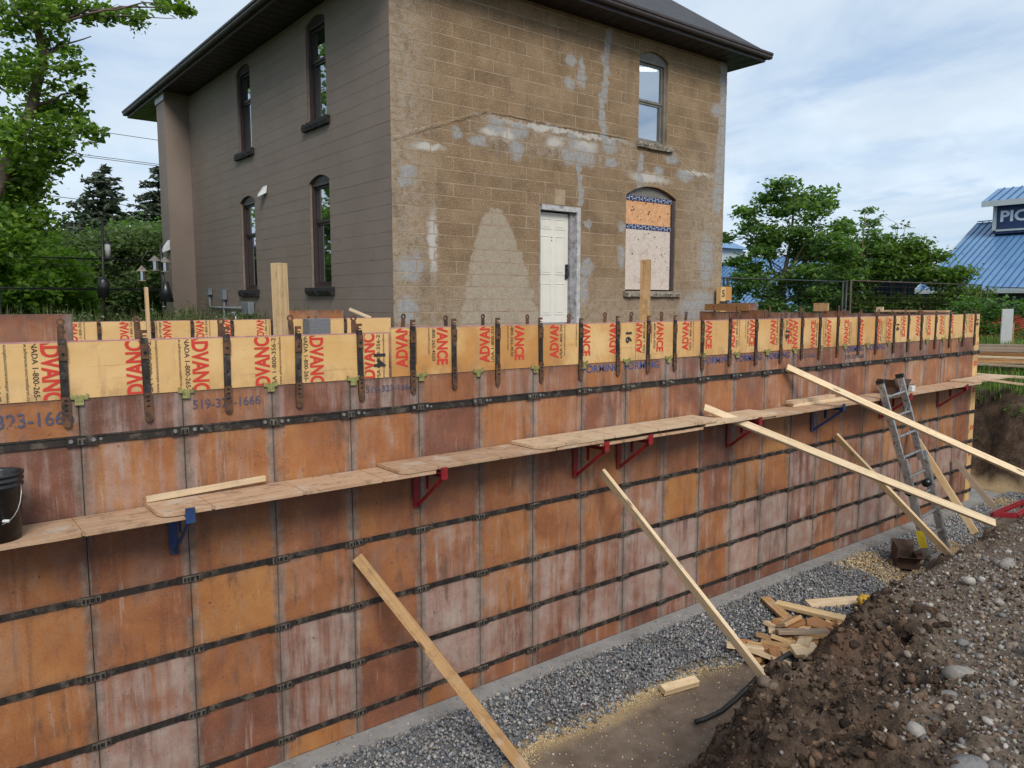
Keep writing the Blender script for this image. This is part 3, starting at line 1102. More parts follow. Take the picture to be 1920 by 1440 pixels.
#  X of the red word, reading direction (U up, D down), which end of the word shows
STAMPS = [(.33, 'U', 'm'), (.70, 'D', 'm'), (1.155, 'U', 'm'), (1.565, 'D', 'm'), (1.98, 'U', 'm'), (2.395, 'D', 'm'), (2.815, 'U', 'm'),
          (3.11, 'U', 's'), (3.50, 'D', 'e'), (3.93, 'U', 's'), (4.32, 'D', 'e'), (4.73, 'U', 's'), (5.145, 'D', 'e'), (5.51, 'U', 's'), (5.875, 'U', 's'), (6.21, 'D', 'e'),
          (6.62, 'U', 's'), (7.03, 'D', 'e'), (7.455, 'U', 's'), (7.845, 'D', 'e'), (8.27, 'U', 's'), (8.655, 'D', 'e'), (8.76, 'D', 's'), (9.17, 'U', 'e'), (9.56, 'D', 's'), (10.0, 'U', 'e'),
          (10.41, 'D', 's'), (10.88, 'U', 'e'), (11.22, 'D', 's'), (11.66, 'D', 'e'), (12.11, 'U', 's'), (12.51, 'D', 'e'), (12.93, 'U', 's'), (13.33, 'D', 'e'), (13.80, 'U', 's'), (14.10, 'D', 'e')]


def stamp(xc, orient, mode, zb, zt, y, parent, clipx):
    r0 = {'m': -.075, 's': .07, 'e': -(LA - (zt - zb)) - .075}
    if orient == 'U':
        st = zb + (r0[mode] if mode != 'e' else zt - zb - LA - .03)
        rd, ud = (0, 0, 1), (-1, 0, 0)
        org = (xc + CA / 2, y, st)
    else:
        st = {'m': zt + .055, 's': zt - .02, 'e': zb + .075 + LA}[mode]
        rd, ud = (0, 0, -1), (1, 0, 0)
        org = (xc - CA / 2, y, st)
    ph, sh = (PHU, .0) if orient == 'U' else (PHD, -.06)
    if mode == 'm':
        sh += .05
    lines = [('ADVANCE', LA, CA, 0, 0, .033, 0), (ph, .44 if orient == 'U' else .50, .031, .050, sh, .006, 1), (WEB, .42, .019, .088, sh + .02, 0, 1)]
    clip = [((0, 0, zb + .004), (0, 0, -1)), ((0, 0, zt - .006), (0, 0, 1)), ((clipx[0] + .004, 0, 0), (-1, 0, 0)), ((clipx[1] - .004, 0, 0), (1, 0, 0))]
    letters(None, org, rd, ud, 0, 0, ['red_ink', 'black_ink'], parent, name='printed_lettering', clip=clip, lines=lines)


for xc, orr, mode in STAMPS:
    for (x0, x1, zt, mm), fo in zip(BOARDS, fillers):
        if x0 <= xc < x1:
            stamp(xc, orr, mode, FB, zt, WY - .0065, fo, (x0, x1))
for s, x, z, L, hh, bi in (('14', 2.915, 2.93, .11, .10, 1), ('16', 5.735, 3.03, .11, .085, 3), ('15', 8.585, 2.99, .10, .085, 5), ('16', 11.475, 3.02, .10, .085, 7), ('16', 14.345, 3.04, .11, .085, 9)):
    letters(s, (x - hh / 2, WY - .009, z + L), (0, 0, -1), (1, 0, 0), L, hh, ['black_ink'], fillers[bi], .03, 'hand_marked_number')

# steel straps that hold the filler boards
sb = MB()
sb.box(-.022, .022, -.012, .003, -.105, .385)
sb.mat(1).box(-.024, .024, -.019, -.010, -.135, .030).box(-.024, .024, -.019, -.010, .250, .345)
sb.mat(2)
for z in (.29, .13, -.02, -.055, .008):
    sb.box(-.010, .010, -.021, -.018, z - .005, z + .005) if z < .1 else sb.cyl((0, -.0095, z), (0, -.0215 if z > .2 else -.0135, z), .009, n=8)
sb.mat(1).cyl((0, -.006, -.135), (0, -.019, -.135), .024, n=10)
sb.mat(1).box(-.022, -.006, -.010, .002, .385, .435).box(-.006, .022, -.010, .002, .415, .435).box(-.006, .014, -.010, .002, .392, .402)
STRAP = sb.mesh('steel_strap', ['form_steel', 'rust_steel', 'black_hole'])
SX = [.755, 1.22, 1.73, 2.24, 2.745, 3.21, 3.61, 4.065, 4.57, 5.065, 5.575, 6.02, 6.445, 6.905, 7.41, 7.915, 8.435, 8.90, 9.32, 9.77, 10.32, 10.82, 11.35, 11.80, 12.24, 12.72, 13.25, 13.78, 14.235]
for x in SX:
    o = bpy.data.objects.new('steel_strap', STRAP)
    o.location = (x + random.uniform(-.005, .005), WY - .007, FB + (-.02 if x < 3 else 0.012) + random.uniform(-.012, .012))
    o.rotation_euler = (0, random.uniform(-.018, .018), 0)
    link(o, wall)

# zinc wedge clips where the boards meet the panels
cb = MB()
cb.box(-.050, .050, -.012, -.004, -.010, .014)
cb.box(-.024, .024, -.018, -.006, -.045, .012)
cb.box(-.050, -.040, -.016, -.006, -.002, .028).box(.040, .050, -.016, -.006, -.002, .028)
cb.box(-.016, -.008, -.024, -.016, -.020, .020).box(.008, .016, -.024, -.016, -.020, .020)
CLIP = cb.mesh('wedge_clip', 'zinc_clip')
for i in range(0, NP_):
    o = bpy.data.objects.new('wedge_clip', CLIP)
    o.location = (PX0 + PW * i + random.uniform(-.02, .03), WY - .005, FB + random.uniform(-.006, .008))
    o.rotation_euler = (0, random.uniform(-.06, .06), 0)
    link(o, wall)

# inner face of the form, with tie loops standing above it
for i in range(-4, NP_ + 1, 2):
    x0 = PX0 + PW * i
    b_ = MB().box(x0 + .002, min(x0 + PW * 2, 14.2) - .002, WY + .27, WY + .30, .003, 3.19)
    if min(x0 + PW * 2, 14.2) - x0 > .05:
        b_.build('inner_panel', 'pink_edge', wall)
lp = MB()
lp.box(-.020, .020, -.004, .004, -.12, .052)
n_ = len(lp.v)
prof = []
for q in range(12):
    t = 2 * math.pi * q / 12
    prof.append((math.cos(t), math.sin(t)))
for yy in (-.004, .004):
    for (c_, s_) in prof:
        lp.v.append((c_ * .026, yy, .074 + s_ * .026))
    for (c_, s_) in prof:
        lp.v.append((c_ * .012, yy, .074 + s_ * .012))
for q in range(12):
    r_ = (q + 1) % 12
    lp.face([n_ + q, n_ + r_, n_ + 12 + r_, n_ + 12 + q])
    lp.face([n_ + 24 + q, n_ + 36 + q, n_ + 36 + r_, n_ + 24 + r_])
    lp.face([n_ + q, n_ + 24 + q, n_ + 24 + r_, n_ + r_])
    lp.face([n_ + 12 + q, n_ + 12 + r_, n_ + 36 + r_, n_ + 36 + q])
LOOP = lp.mesh('tie_loop', 'rust_steel')
for i, x in enumerate(SX[:-3]):
    o = bpy.data.objects.new('tie_loop', LOOP)
    o.location = (x + .07 + random.uniform(-.05, .03), WY + .255, 3.235 + random.uniform(-.012, .012))
    o.rotation_euler = (0, random.uniform(-.08, .08), random.uniform(-.3, .3))
    link(o, wall)

# yellow corner post at the far end, with its steel corner bands
cx0 = PX0 + PW * NP_
b_ = MB().box(cx0 + .004, 14.43, WY - .012, WY + .30, .003, FB - .003)
corner = b_.build('corner_post', 'yellow_plywood', wall)
for z in BARS:
    MB().box(cx0 + .006, 14.46, WY - .026, WY - .0125, z - .028, z + .028).box(14.4305, 14.46, WY - .0125, WY + .2, z - .028, z + .028).build('corner_band', 'form_steel', corner)
for s, z, L in (('12', 2.72, .07), ('ADV', 2.36, .15), ('NCE', 1.9, .15), ('ADV', 1.25, .15), ('ADV', .8, .12)):
    letters(s, (14.275, WY - .0145, z), (1, 0, 0), (0, 0, 1), .14, L * .55, ['red_ink'], corner, .02, 'printed_lettering')

# concrete between the two form faces stands a little below the rim
MB().box(-1.6, 14.2, WY + .055, WY + .265, .003, 2.9).build('concrete_core', 'wall_concrete', wall)


# ------------------------------------------------------------------ the other form walls behind
def far_wall(name, label, x0, x1, y, zt, stamps, straps, ftop=3.2):
    r_ = empty(name, ((x0 + x1) / 2, y, 0), label, 'form wall')
    n = int(round((x1 - x0) / PW))
    st = (x1 - x0) / n
    for i in range(n):
        tones = [random.uniform(.2, .7) for _ in range(7)]
        pn = bpy.data.objects.new('panel', panel_mesh(x0 + st * i + .002, x0 + st * (i + 1) - .002, y, ROWZ[:-1] + [2.80], tones, [random.uniform(.2, .7) for _ in range(7)]))
        link(pn, r_)
    b_ = MB().box(x0, x1, y - .004, y + .016, 2.803, ftop - .004)
    b_.mat(1).box(x0, x1, y - .002, y + .022, ftop - .0035, ftop + .003)
    fo = b_.build('filler_board', ['yellow_plywood', 'pink_edge'], r_)
    for xc, o_, m_ in stamps:
        stamp(xc, o_, m_, 2.803, ftop, y - .0065, fo, (x0, x1))
    for x in straps:
        o = bpy.data.objects.new('steel_strap', STRAP)
        o.location = (x, y - .007, 2.79)
        link(o, r_)
    return r_


far_wall('form_wall', 'short form wall with yellow printed boards behind the long wall at left', 1.55, 6.20, 10.95, 3.2,
         [(1.68, 'U', 's'), (2.27, 'U', 's'), (2.80, 'D', 'e'), (3.22, 'U', 's'), (3.60, 'D', 'e'), (4.06, 'U', 's'), (4.40, 'D', 'e')], [1.98, 2.62, 3.12, 3.66, 4.24, 4.8, 5.4], 3.19)

# end wall that runs back to the house, seen edge-on over the long wall
ew = empty('form_wall', (14.32, 8.2, 0), 'brown form wall running back from the far corner to the house', 'form wall')
for i in range(9):
    y0 = 5.66 + i * PW
    zt = 3.23 if i % 3 else 3.27
    tones = [random.uniform(.3, .7) for _ in range(7)]
    me = panel_mesh(0, PW - .005, 0, ROWZ[:-1] + [zt], tones, [random.uniform(.1, .5) for _ in range(7)])
    o = bpy.data.objects.new('panel', me)
    o.rotation_euler = (0, 0, -math.pi / 2)
    o.location = (14.16, y0 + PW, 0)
    link(o, ew)
for y in (6.2, 7.0, 7.7, 8.5, 9.2, 10.0, 10.6):
    o = bpy.data.objects.new('tie_loop', LOOP)
    o.location = (14.15, y, 3.27)
    o.rotation_euler = (0, 0, random.uniform(-.5, .5))
    link(o, ew)
for y0, y1, z0, z1, mm in ((9.7, 10.85, 3.25, 3.40, 'brown_lumber'), (7.92, 8.22, 3.26, 3.42, 'old_lumber'), (6.85, 6.97, 3.26, 3.35, 'pale_lumber')):
    MB().box(14.135, 14.175, y0, y1, z0, z1).build('wooden_block', mm, ew)

# planks lying along the top of that end wall
def lumber(name, a, b_, w_, h_, mat, label, cat, group=None, roll=0.0, upv=(0, 0, 1), bevel=.003):
    """a sawn board between two end points, its grain along its own length"""
    a, b_ = Vector(a), Vector(b_)
    d = (b_ - a)
    L = d.length
    d.normalize()
    u = Vector(upv)
    if abs(d.dot(u)) > .98:
        u = Vector((0, 1, 0))
    sx = u.cross(d).normalized()
    sz = d.cross(sx).normalized()
    if roll:
        q = Matrix.Rotation(roll, 3, d)
        sx, sz = q @ sx, q @ sz
    nseg = 6 if L > 1 else 1
    mb = MB()
    bw = random.uniform(-.004, .004) * L
    ring = []
    for i in range(nseg + 1):
        t = i / nseg
        off = bw * math.sin(math.pi * t)
        n0 = len(mb.v)
        mb.v += [(L * t, -w_ / 2 + off, -h_ / 2), (L * t, w_ / 2 + off, -h_ / 2), (L * t, w_ / 2 + off, h_ / 2), (L * t, -w_ / 2 + off, h_ / 2)]
        ring.append(n0)
    for i in range(nseg):
        for q in range(4):
            mb.face([ring[i] + q, ring[i] + (q + 1) % 4, ring[i + 1] + (q + 1) % 4, ring[i + 1] + q])
    mb.face([ring[0], ring[0] + 1, ring[0] + 2, ring[0] + 3])
    mb.face([ring[-1] + 3, ring[-1] + 2, ring[-1] + 1, ring[-1]])
    o = mb.build(name, mat, None, False, bevel)
    mtx = Matrix((d, sx, sz)).transposed().to_4x4()
    mtx.translation = a
    o.matrix_basis = mtx
    return tag(o, label, cat, group)


lumber('plank', (14.25, 5.75, 3.275), (14.25, 7.0, 3.275), .2, .035, 'plank_ply', 'reddish plank lying on top of the far end wall', 'plank')

# ------------------------------------------------------------------ catwalk: planks on steel brackets
def rounded(x0, x1, y0, y1, r0=0.0, r1=0.0, notch=PW):
    """outline of a plank; r0/r1 round the front corners at each end, small notches along the front edge"""
    P = []

    def arc(cx, cy, r, a0, a1):
        for q in range(7):
            t = R(a0 + (a1 - a0) * q / 6)
            P.append((cx + r * math.cos(t), cy + r * math.sin(t)))
    if r0:
        arc(x0 + r0, y0 + r0, r0, 180, 270)
    else:
        P.append((x0, y0))
    x = x0 + .32
    while x < x1 - .2:
        P.extend([(x - .40 + q * .09, y0 + random.uniform(-.005, .004)) for q in range(4) if x - .40 + q * .09 > x0 + r0 + .02])
        P.extend([(x - .012, y0 + random.uniform(-.002, .002)), (x - .006, y0 + .018), (x + .006, y0 + .018), (x + .012, y0 + random.uniform(-.002, .002))])
        x += notch
    if r1:
        arc(x1 - r1, y0 + r1, r1, 270, 360)
    else:
        P.append((x1, y0))
    P.extend([(x1, y1), (x0, y1)])
    return P


def catwalk(x0, x1, zt, label, mat='plank_ply', r0=0, r1=0, y0=4.915, y1=5.30, skew=0.0, dz=0.0, th=.026):
    mb = MB()
    poly = rounded(0, x1 - x0, y0 - 5.1, y1 - 5.1, r0, r1)
    mb.ext(poly, lambda u, v, w_: (u, v, w_), -th, 0)
    # cross seams of the old form panel
    mb.mat(1)
    x = .32
    while x < x1 - x0 - .2:
        mb.box(x - .0025, x + .0025, y0 - 5.1 + .014, y1 - 5.1, -.001, .0012)
        x += PW
    o = mb.build('scaffold_plank', [mat, 'brown_lumber'], None, False, .004)
    o.location = (x0, 5.1, zt)
    o.rotation_euler = (0, -dz, skew)
    tag(o, label, 'plank', 'planks of the catwalk along the form wall')
    return o


catwalk(-1.4, 1.325, 2.118, 'scaffold plank under the black bucket at the left end of the catwalk')
catwalk(1.165, 3.16, 2.150, 'scaffold plank with a rounded corner beside the loose wooden strip', r0=.10)
catwalk(2.86, 4.98, 2.181, 'brown scaffold plank with a rounded end above the red bracket', 'plank_ply', r0=.06, y0=4.91)
catwalk(4.95, 6.46, 2.150, 'scaffold plank mostly hidden under the palest plank', y0=4.93)
catwalk(4.19, 6.72, 2.212, 'palest scaffold plank with rounded ends raised on top of the others', 'plank_ply_pale', r0=.10, r1=.10, y0=4.905, y1=5.29)
catwalk(6.47, 7.80, 2.179, 'pale scaffold plank where the lower long brace crosses the catwalk', 'plank_ply_pale', r1=.05, y0=4.91)
catwalk(7.45, 10.4, 2.150, 'reddish scaffold plank carrying two loose boards', y0=4.93)
catwalk(10.402, 13.6, 2.152, 'scaffold plank behind the top of the ladder', y0=4.93)
catwalk(13.3, 14.95, 2.182, 'last scaffold plank sticking out past the far corner', 'plank_ply_pale', y0=4.93)


def bracket(x, paint, label, loc=None, rot=None, zt=2.123):
    e = empty('scaffold_bracket', (x, WY - .012, zt), label, 'bracket', 'brackets that carry the catwalk')
    e0 = (x, WY - .012, zt)
    X, Y, Z = e0
    MB().box(X - .030, X + .030, Y - .014, Y - .010, Z - .36, Z).build('upright', paint, e)
    MB().box(X - .004, X + .004, Y - .4175, Y - .015, Z - .045, Z - .006).box(X - .03, X + .03, Y - .4175, Y - .015, Z - .0059, Z - .001).build('arm', paint, e)
    MB().beam((X, Y - .03, Z - .335), (X, Y - .405, Z - .045), .030, .008, (1, 0, 0), 0).build('diagonal_brace', paint, e)
    MB().box(X - .028, X + .028, Y - .432, Y - .418, Z - .05, Z + .045).build('lip', paint, e)
    MB().box(X - .004, X + .004, Y - .20, Y - .165, Z - .17, Z - .046).build('web', paint, e)
    return e


for x, pt, lb in ((1.335, 'blue_paint', 'blue steel bracket below the wooden strip at left'), (3.22, 'red_paint', 'red steel bracket nearest the camera under the catwalk'),
                  (5.0, 'red_paint', 'red steel bracket that the middle brace is wedged under'), (5.60, 'red_paint', 'red steel bracket right of the middle brace'),
                  (7.42, 'red_paint', 'red steel bracket under the lower long brace'), (9.22, 'blue_paint', 'blue steel bracket left of the ladder'),
                  (11.05, 'red_paint', 'red steel bracket just behind the ladder'), (12.95, 'red_paint', 'farthest red steel bracket near the yellow corner post')):
    bracket(x, pt, lb)

# ------------------------------------------------------------------ braces and loose lumber
TW, TH = .089, .038
lumber('brace', (2.655, 5.27, 1.475), (3.43, 4.14, -.04), TW, TH, 'old_lumber', 'brown diagonal brace nearest the camera, foot in the gravel', 'brace', upv=(-.45, -.75, .5), roll=R(12))
lumber('brace', (5.25, 5.20, 1.80), (5.46, 3.46, .30), TW, TH, 'pale_lumber', 'diagonal brace from a red bracket down to the dark soil', 'brace', upv=(-.6, -.6, .5), roll=R(64))
lumber('brace', (9.74, 5.27, 1.66), (9.93, 3.84, .35), TW, TH, 'new_lumber', 'thin diagonal brace passing left of the ladder foot', 'brace', upv=(-.8, -.4, .4), roll=R(50))
lumber('brace', (8.52, 5.28, 2.64), (10.75, 2.95, 1.19), TW, TH, 'pale_lumber', 'upper long brace from the top steel bar out over the bank', 'brace', upv=(-.5, -.3, .8), roll=R(8))
lumber('brace', (6.86, 5.24, 2.285), (9.27, 3.14, 1.02), TW, TH, 'pale_lumber', 'lower long brace resting on the catwalk and the gravel bank', 'brace', upv=(-.5, -.3, .8), roll=R(8))
lumber('brace', (11.95, 5.27, 1.50), (11.0, 3.94, .38), TW, TH, 'new_lumber', 'diagonal brace between the ladder and the short brace', 'brace', upv=(-.9, -.3, .3), roll=R(15))
lumber('brace', (13.6, 5.27, .83), (13.42, 4.45, .06), TW, TH, 'grey_lumber', 'short weathered brace near the red steel bracket on the bank', 'brace', upv=(-.9, -.3, .3), roll=R(10))

lumber('wooden_strip', (1.17, 5.27, 2.172), (1.95, 5.255, 2.202), .028, .040, 'pale_lumber', 'narrow wooden strip lying along the form wall on the catwalk', 'board')
lumber('board', (8.55, 5.22, 2.172), (9.75, 5.15, 2.172), .09, .04, 'pale_lumber', 'lower of two loose boards on the catwalk', 'board')
lumber('board', (8.50, 5.21, 2.213), (9.55, 5.235, 2.213), .09, .04, 'plank_ply_pale', 'upper of two loose boards stacked on the catwalk', 'board')

lumber('upright_post', (2.30, 5.74, 2.2), (2.30, 5.76, 3.735), .089, .089, 'new_lumber', 'tall square wooden post above the left part of the long wall', 'post', upv=(0, 1, 0), roll=R(20))
lumber('upright_post', (2.515, 10.75, 2.6), (2.515, 10.75, 3.63), .04, .06, 'new_lumber', 'thin wooden stake between the two bird feeder poles', 'post', upv=(0, 1, 0))
lumber('upright_post', (6.41, 5.72, 2.2), (6.41, 5.72, 3.90), .038, .11, 'old_lumber', 'wooden post standing in front of the boarded window', 'post', upv=(0, 1, 0), roll=R(25))

# scrap pile on the pit floor: each offcut is its own piece
SCRAP = [((7.64, 4.9, .05), (7.17, 4.28, .1), 'o', 1), ((7.54, 4.69, .08), (7.67, 3.8, .12), 'n', 1), ((7.9, 4.51, .03), (8.49, 4.2, .03), 'p', 1.5), ((8.41, 4.12, .1), (8.55, 4.07, .1), 'o', 1), ((8.21, 4.06, .05), (8.07, 3.89, .05), 'n', 1.3),
         ((7.53, 4.09, .06), (7.66, 3.87, .06), 'n', 1), ((6.93, 4.24, .14), (7.19, 4.21, .17), 'o', 1), ((6.99, 4.23, .1), (7.2, 4.13, .14), 'b', 1), ((7.16, 4.1, .16), (7.31, 3.94, .1), 'b', 1), ((7.06, 4.5, .05), (7.03, 4.34, .05), 'p', 1),
         ((6.88, 4.36, .06), (6.99, 4.22, .06), 'p', 1.2), ((6.8, 4.21, .12), (7.21, 3.88, .12), 'g', 1), ((7.3, 3.92, .04), (7.46, 3.86, .04), 'p', 1), ((6.88, 4.04, .08), (7.18, 3.89, .08), 'o', 1), ((6.97, 3.95, .05), (7.16, 3.85, .05), 'b', 1),
         ((6.75, 4.23, .08), (6.8, 4.03, .06), 'n', 1), ((6.73, 4.38, .05), (6.75, 4.22, .05), 'o', 1), ((6.58, 4.25, .05), (6.74, 3.95, .05), 'o', 1), ((6.48, 4.45, .03), (6.56, 4.33, .03), 'b', 1.4), ((6.42, 4.30, .05), (6.49, 4.18, .05), 'o', 1.2),
         ((6.34, 4.18, .02), (6.44, 4.18, .02), 'p', .7), ((6.49, 4.22, .03), (6.46, 3.98, .03), 'b', 2), ((6.44, 4.06, .09), (6.50, 3.98, .09), 'b', .7), ((6.52, 4.0, .04), (6.68, 3.98, .04), 'o', 1), ((6.62, 3.92, .07), (6.86, 3.8, .07), 'p', 1.3),
         ((6.66, 3.84, .03), (6.86, 3.78, .03), 'p', 1), ((6.83, 3.78, .06), (7.03, 3.83, .06), 'b', 1), ((6.18, 4.0, .0), (6.45, 3.90, .0), 'p', 1), ((6.30, 4.15, .0), (6.36, 4.05, .0), 'b', 1),
         ((7.0, 4.15, .03), (7.35, 4.0, .03), 'o', 1), ((6.85, 4.3, .02), (7.2, 4.1, .02), 'b', 1), ((7.0, 4.05, .11), (7.25, 4.12, .11), 'n', 1)]
rs_ = random.Random(44)
for _ in range(12):
    cx_, cy_, a_, l_ = rs_.uniform(6.3, 7.6), rs_.uniform(3.85, 4.45), rs_.uniform(0, 3.1), rs_.uniform(.10, .22)
    zz_ = rs_.uniform(.02, .12)
    SCRAP.append(((cx_ - math.cos(a_) * l_, cy_ - math.sin(a_) * l_, zz_), (cx_ + math.cos(a_) * l_, cy_ + math.sin(a_) * l_, zz_ + rs_.uniform(-.03, .03)), rs_.choice('oonpb'), rs_.choice((.8, 1, 1.2))))
SM = {'o': 'old_lumber', 'n': 'new_lumber', 'p': 'pale_lumber', 'b': 'brown_lumber', 'g': 'grey_lumber'}
SL = {0: 'orange offcut at the back left of the scrap pile', 1: 'longest board slanting across the back of the scrap pile', 2: 'broad pale offcut lying behind the scrap pile', 3: 'short offcut beside the yellow foam clump', 4: 'offcut lying under the yellow foam clump',
      11: 'dark weathered stick lying level across the scrap pile', 18: 'square brown block at the left edge of the scrap pile', 20: 'tiny pale chip in front of the scrap pile', 21: 'wide reddish board piece at the front of the scrap pile', 24: 'pale offcut at the front right of the scrap pile, top face lit', 27: 'pale board half buried below the scrap pile',
      5: 'yellowish offcut under the right end of the longest board', 6: 'orange offcut tilted up at the peak of the scrap pile', 7: 'brown offcut just below the peak of the scrap pile', 8: 'brown offcut sloping down to the right from the pile peak', 9: 'pale chip sticking out at the back left of the heap', 10: 'pale offcut under the left end of the dark stick',
      12: 'pale offcut at the far right end of the dark stick', 13: 'orange offcut directly in front of the dark stick', 14: 'brown offcut in front of the right half of the dark stick', 15: 'yellow offcut pointing at the camera in the left of the heap', 16: 'small orange offcut behind the square brown block', 17: 'long orange offcut lying across the front left of the heap',
      19: 'orange block tipped on edge beside the square brown block', 22: 'little brown block lying on the wide reddish board', 23: 'orange offcut right of the wide reddish board', 25: 'pale offcut half hidden by soil at the front right of the heap', 26: 'brown offcut at the right end nearest the soil', 28: 'small brown chip between the heap and the middle brace',
      29: 'orange offcut buried in the middle of the heap', 30: 'brown offcut at the bottom of the heap', 31: 'yellow offcut crossing under the dark stick'}
CN = {'o': 'orange', 'n': 'yellowish', 'p': 'pale', 'b': 'dark brown'}
late = sorted(range(32, len(SCRAP)), key=lambda i: SCRAP[i][0][0] + SCRAP[i][1][0])
for q_, i_ in enumerate(late):
    other = ('under the foot of the middle brace', 'left of the wide reddish board', 'beside the wide reddish board', 'against the little brown block', 'near the front left of the heap', 'in front of the dark stick, left part', 'touching the dark stick from the front', 'behind the dark stick, left part', 'near the peak of the heap', 'behind the dark stick, right part', 'below the longest board', 'near the right end of the longest board')[q_ % 12]
    SL[i_] = '%s loose offcut %s' % (CN[SCRAP[i_][2]], other)
for i, (a, c_, mm, wf) in enumerate(SCRAP):
    o = lumber('wood_offcut', (a[0], a[1], a[2] + FLOOR + .045), (c_[0], c_[1], c_[2] + FLOOR + .045), .105 * wf if wf < 2 else .17, .042, SM[mm],
               SL.get(i, 'short sawn offcut in the scrap pile on the pit floor'), 'offcut', 'sawn offcuts heaped on the pit floor', roll=random.uniform(-.5, .5) if i > 2 else .15)
lumber('wood_offcut', (5.13, 4.29, -.02), (5.50, 4.20, -.01), .085, .06, 'pale_lumber', 'single pale wedge of wood lying alone on the mud', 'offcut', roll=.3)
lumber('wood_offcut', (14.6, 4.45, .0), (14.95, 4.62, .0), .089, .038, 'pale_lumber', 'small board end on the gravel past the far corner', 'offcut')

# yellow foam clump
fv, ff = ICO3
dd = 1 + .28 * (np.sin(fv @ np.array([5.1, 3.3, 4.0])) * np.sin(fv @ np.array([-3.1, 6.2, 2.0]))) + RNG.uniform(-.10, .10, len(fv))
o = np_obj('foam_clump', fv * dd[:, None] * np.array([.085, .07, .075]) + np.array([8.28, 4.05, .095]), ff, 'yellow_foam', smooth=True)
tag(o, 'lumpy yellow foam clump on the scrap pile', 'foam')

# black hose coming out of the soil
MB().tube([(4.93, 3.77, -.015), (5.02, 3.73, .0), (5.18, 3.69, .03), (5.36, 3.68, .075), (5.55, 3.66, .16), (5.72, 3.60, .30), (5.86, 3.48, .42)], .022, 10).build('hose', 'black_rubber', None, True)
tag(bpy.data.objects['hose'], 'black rubber hose sticking out of the soil', 'hose')

# ------------------------------------------------------------------ bucket
bk = (.345, 5.075, 2.1185)
bucket = empty('bucket', bk, 'black plastic pail with a wire handle at the left end of the catwalk', 'bucket')
prof = [(0.001, .004), (.118, .004), (.121, 0), (.138, .30), (.147, .302), (.147, .315), (.139, .317), (.139, .332), (.149, .334), (.149, .347), (.141, .349), (.142, .363), (.151, .365), (.151, .378), (.142, .378), (.134, .36), (.116, .012), (.001, .012)]
MB().lathe(prof, bk, 40).build('shell', 'black_plastic', bucket, True)
hp = []
for q in range(15):
    t = math.pi * q / 14
    hp.append((bk[0] + .155 * math.cos(t) * math.cos(-.65), bk[1] + .155 * math.cos(t) * math.sin(-.65) - .11 * math.sin(t), bk[2] + .315 - .21 * math.sin(t)))
MB().tube(hp, .0026, 6).build('wire_handle', 'wire', bucket, True)
MB().cyl(hp[5], hp[9], .009, n=10).build('grip', 'white_plastic', bucket, True)
MB().box(bk[0] - .152, bk[0] - .10, bk[1] - .12, bk[1] - .118, bk[2] + .25, bk[2] + .29).build('sticker', 'white_plastic', bucket)

# ------------------------------------------------------------------ ladder
LT, RT_ = Vector((10.21, 4.93, 2.37)), Vector((10.76, 4.93, 2.42))
LB, RB_ = Vector((10.40, 4.22, -.06)), Vector((11.05, 4.30, -.06))
lad = empty('ladder', ((LB + RB_) / 2), 'aluminium folding ladder leaning against the catwalk', 'ladder')


def lerp(a, b_, t):
    return a + (b_ - a) * t


for nm, T, B in (('left', LT, LB), ('right', RT_, RB_)):
    mid = lerp(T, B, .46)
    acr = (RT_ - LT).normalized()
    sgn = 1 if nm == 'right' else -1
    rail = MB()
    rail.beam(T, mid, .034, .088, (0, -1, .3))
    rail.beam(mid + acr * sgn * .028 - Vector((0, 0, -.12)), B + acr * sgn * .028, .042, .098, (0, -1, .3))
    ro = rail.build('rail', 'aluminium', lad, False, .003)
    MB().beam(T + (T - B).normalized() * .035, T - (T - B).normalized() * .02, .044, .102, (0, -1, .3)).build('end_cap', 'black_rubber', ro)
    hm = lerp(T, B, .585)
    MB().cyl(hm - acr * .05, hm + acr * .05, .055, n=14).build('hinge', 'black_plastic', ro, True)
    MB().beam(B + Vector((0, 0, .05)), B - Vector((0, 0, .012)), .056, .115, (0, -1, .3)).build('foot', 'black_rubber', ro)
    if nm == 'left':
        pa, pb = lerp(T, B, .79) + acr * sgn * .028, lerp(T, B, .88) + acr * sgn * .028
        MB().beam(pa, pb, .046, .102, (0, -1, .3)).build('warning_label', 'yellow_label', ro)
    for q in range(16):
        t = .03 + q * .052
        if t < .44:
            c0 = lerp(T, mid, t / .46)
            MB().cyl(c0 - acr * .0185, c0 + acr * .0185, .009, n=6).build('rivet_hole', 'black_hole', ro)
for q in range(9):
    t = .085 + q * .108
    a, c_ = lerp(LT, LB, t), lerp(RT_, RB_, t)
    rg = MB()
    rg.beam(a, c_, .030, .046, (0, -1, .3)).beam(a + Vector((0, -.026, .004)), c_ + Vector((0, -.026, .004)), .014, .014)
    rg.build('rung', 'aluminium', lad, False, .003)
    if q in (0, 1):
        for s_, p_ in ((1, a), (-1, c_)):
            MB().beam(p_ + Vector((s_ * .10, 0, 0)), p_ + Vector((0, .02, .13)), .006, .02).build('rung_stay', 'aluminium', lad)

